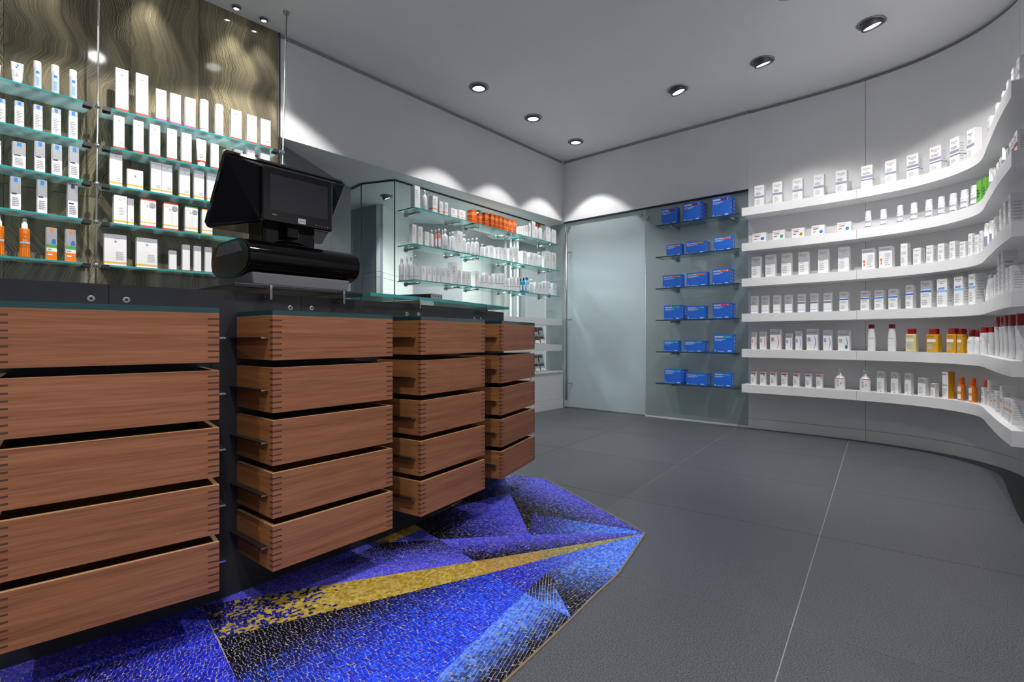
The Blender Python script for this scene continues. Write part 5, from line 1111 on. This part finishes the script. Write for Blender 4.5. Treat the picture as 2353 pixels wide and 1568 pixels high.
for nm, poly, ca, cb, pa, pb, ang, mode in MOSAIC:
    if inside_area(poly) < 0: poly = poly[::-1]
    tris = triangulate(poly)
    dx, dy = pb[0] - pa[0], pb[1] - pa[1]; dd_ = dx * dx + dy * dy
    u = ph(ang + 30); v = Vector((-u.y, u.x)); cx = sum(p[0] for p in poly) / len(poly); cy = sum(p[1] for p in poly) / len(poly)
    rad = max(math.dist((cx, cy), p) for p in poly) + .03; rowh = .0102; y = -rad; bow = rng.uniform(-.12, .12)
    while y < rad:
        x = -rad + rng.uniform(0, .014); rh = rowh * rng.uniform(.88, 1.12)
        while x < rad:
            lw = rng.uniform(.0085, .0155); gp = .0006
            q = []
            for px, py in ((x + gp, y + gp), (x + lw - gp, y + gp), (x + lw - gp, y + rh - gp), (x + gp, y + rh - gp)):
                py2 = py + bow * px * px + rng.uniform(-.0005, .0005); px2 = px + rng.uniform(-.0005, .0005)
                q.append((cx + u.x * px2 + v.x * py2, cy + u.y * px2 + v.y * py2))
            x += lw
            mx_, my_ = sum(p[0] for p in q) / 4, sum(p[1] for p in q) / 4
            if math.dist((mx_, my_), (cx, cy)) > rad: continue
            if all(pt_in(poly, *p) for p in q): pieces = [q]
            else:
                near = any(pt_in(poly, *p) for p in q)
                if not near: continue
                pieces = []
                for tr in tris:
                    c_ = clip_poly(q, tr)
                    if len(c_) >= 3 and abs(inside_area(c_)) > 8e-6: pieces.append(c_)
            t = ((mx_ - pa[0]) * dx + (my_ - pa[1]) * dy) / dd_
            c, met = colour(ca, cb, t)
            for pc in pieces: tess.append((pc, c, met))
        y += rh
mo = empty('floor_mosaic', (0, 2.0, 0)); tag(mo, 'blue, black and gold glass mosaic set into the grey floor below the counter', 'mosaic')
MO = Vector((0, 2.0))
outline = [(-1.42, 1.02)] + [tuple(p) for p in offset(cut(PF, .5, PL), -.01)] + MOSAIC_TOP + MOSAIC_EDGE[1:]
MB().prism([(x - MO.x, y - MO.y) for x, y in outline], -.004, .0012).build('grout_bed', 'grout', mo)
def strip(pts, name):
    pa = offset(pts, .0035); pb = offset(pts, -.0035); MB().ribbon([(x - MO.x, y - MO.y) for x, y in pa], [(x - MO.x, y - MO.y) for x, y in pb], -.002, .0042).build(name, 'brass', mo)
strip(MOSAIC_EDGE, 'edge_strip'); strip(MOSAIC_TOP, 'edge_strip')
def tess_mesh(name, items):
    v = []; f = []; cols = []
    for pc, c, met in items:
        n = len(pc); o = len(v); mx_, my_ = sum(p[0] for p in pc) / n, sum(p[1] for p in pc) / n
        sx, sy = rng.gauss(0, .10), rng.gauss(0, .10); zt_ = .0023 + rng.uniform(-.0003, .0003)
        for x, y in pc: v.append((x - MO.x, y - MO.y, .0011))
        for x, y in pc: v.append((mx_ + (x - mx_) * .93 - MO.x, my_ + (y - my_) * .93 - MO.y, zt_ + sx * (x - mx_) + sy * (y - my_)))
        f.append(tuple(range(o + n, o + 2 * n))); cols += [(*c, met)] * n
        for k in range(n): f.append((o + k, o + (k + 1) % n, o + n + (k + 1) % n, o + n + k)); cols += [(*c, met)] * 4
    me = bpy.data.meshes.new(name); me.from_pydata(v, [], f); me.materials.append(M['tessera_glass'])
    at = me.color_attributes.new('Col', 'FLOAT_COLOR', 'CORNER'); at.data.foreach_set('color', [x for c in cols for x in c]); me.update(); return me
def seen(pc):
    x = sum(p[0] for p in pc) / len(pc); y = sum(p[1] for p in pc) / len(pc); k = x / y * 1165 + 1176; r_ = 775 + 990.25 / y
    return 0 < k < 2353 and r_ < 1560
big = sorted((t for t in tess if seen(t[0])), key=lambda t: -abs(inside_area(t[0])) / (sum(p[1] for p in t[0]) / len(t[0])) ** 3)[:300]
ids = {id(t) for t in big}
for t in big: link('tessera', tess_mesh('tessera', [t]), mo)
link('tesserae_field', tess_mesh('tesserae_field', [t for t in tess if id(t) not in ids]), mo, kind='stuff')
print('tesserae', len(tess))
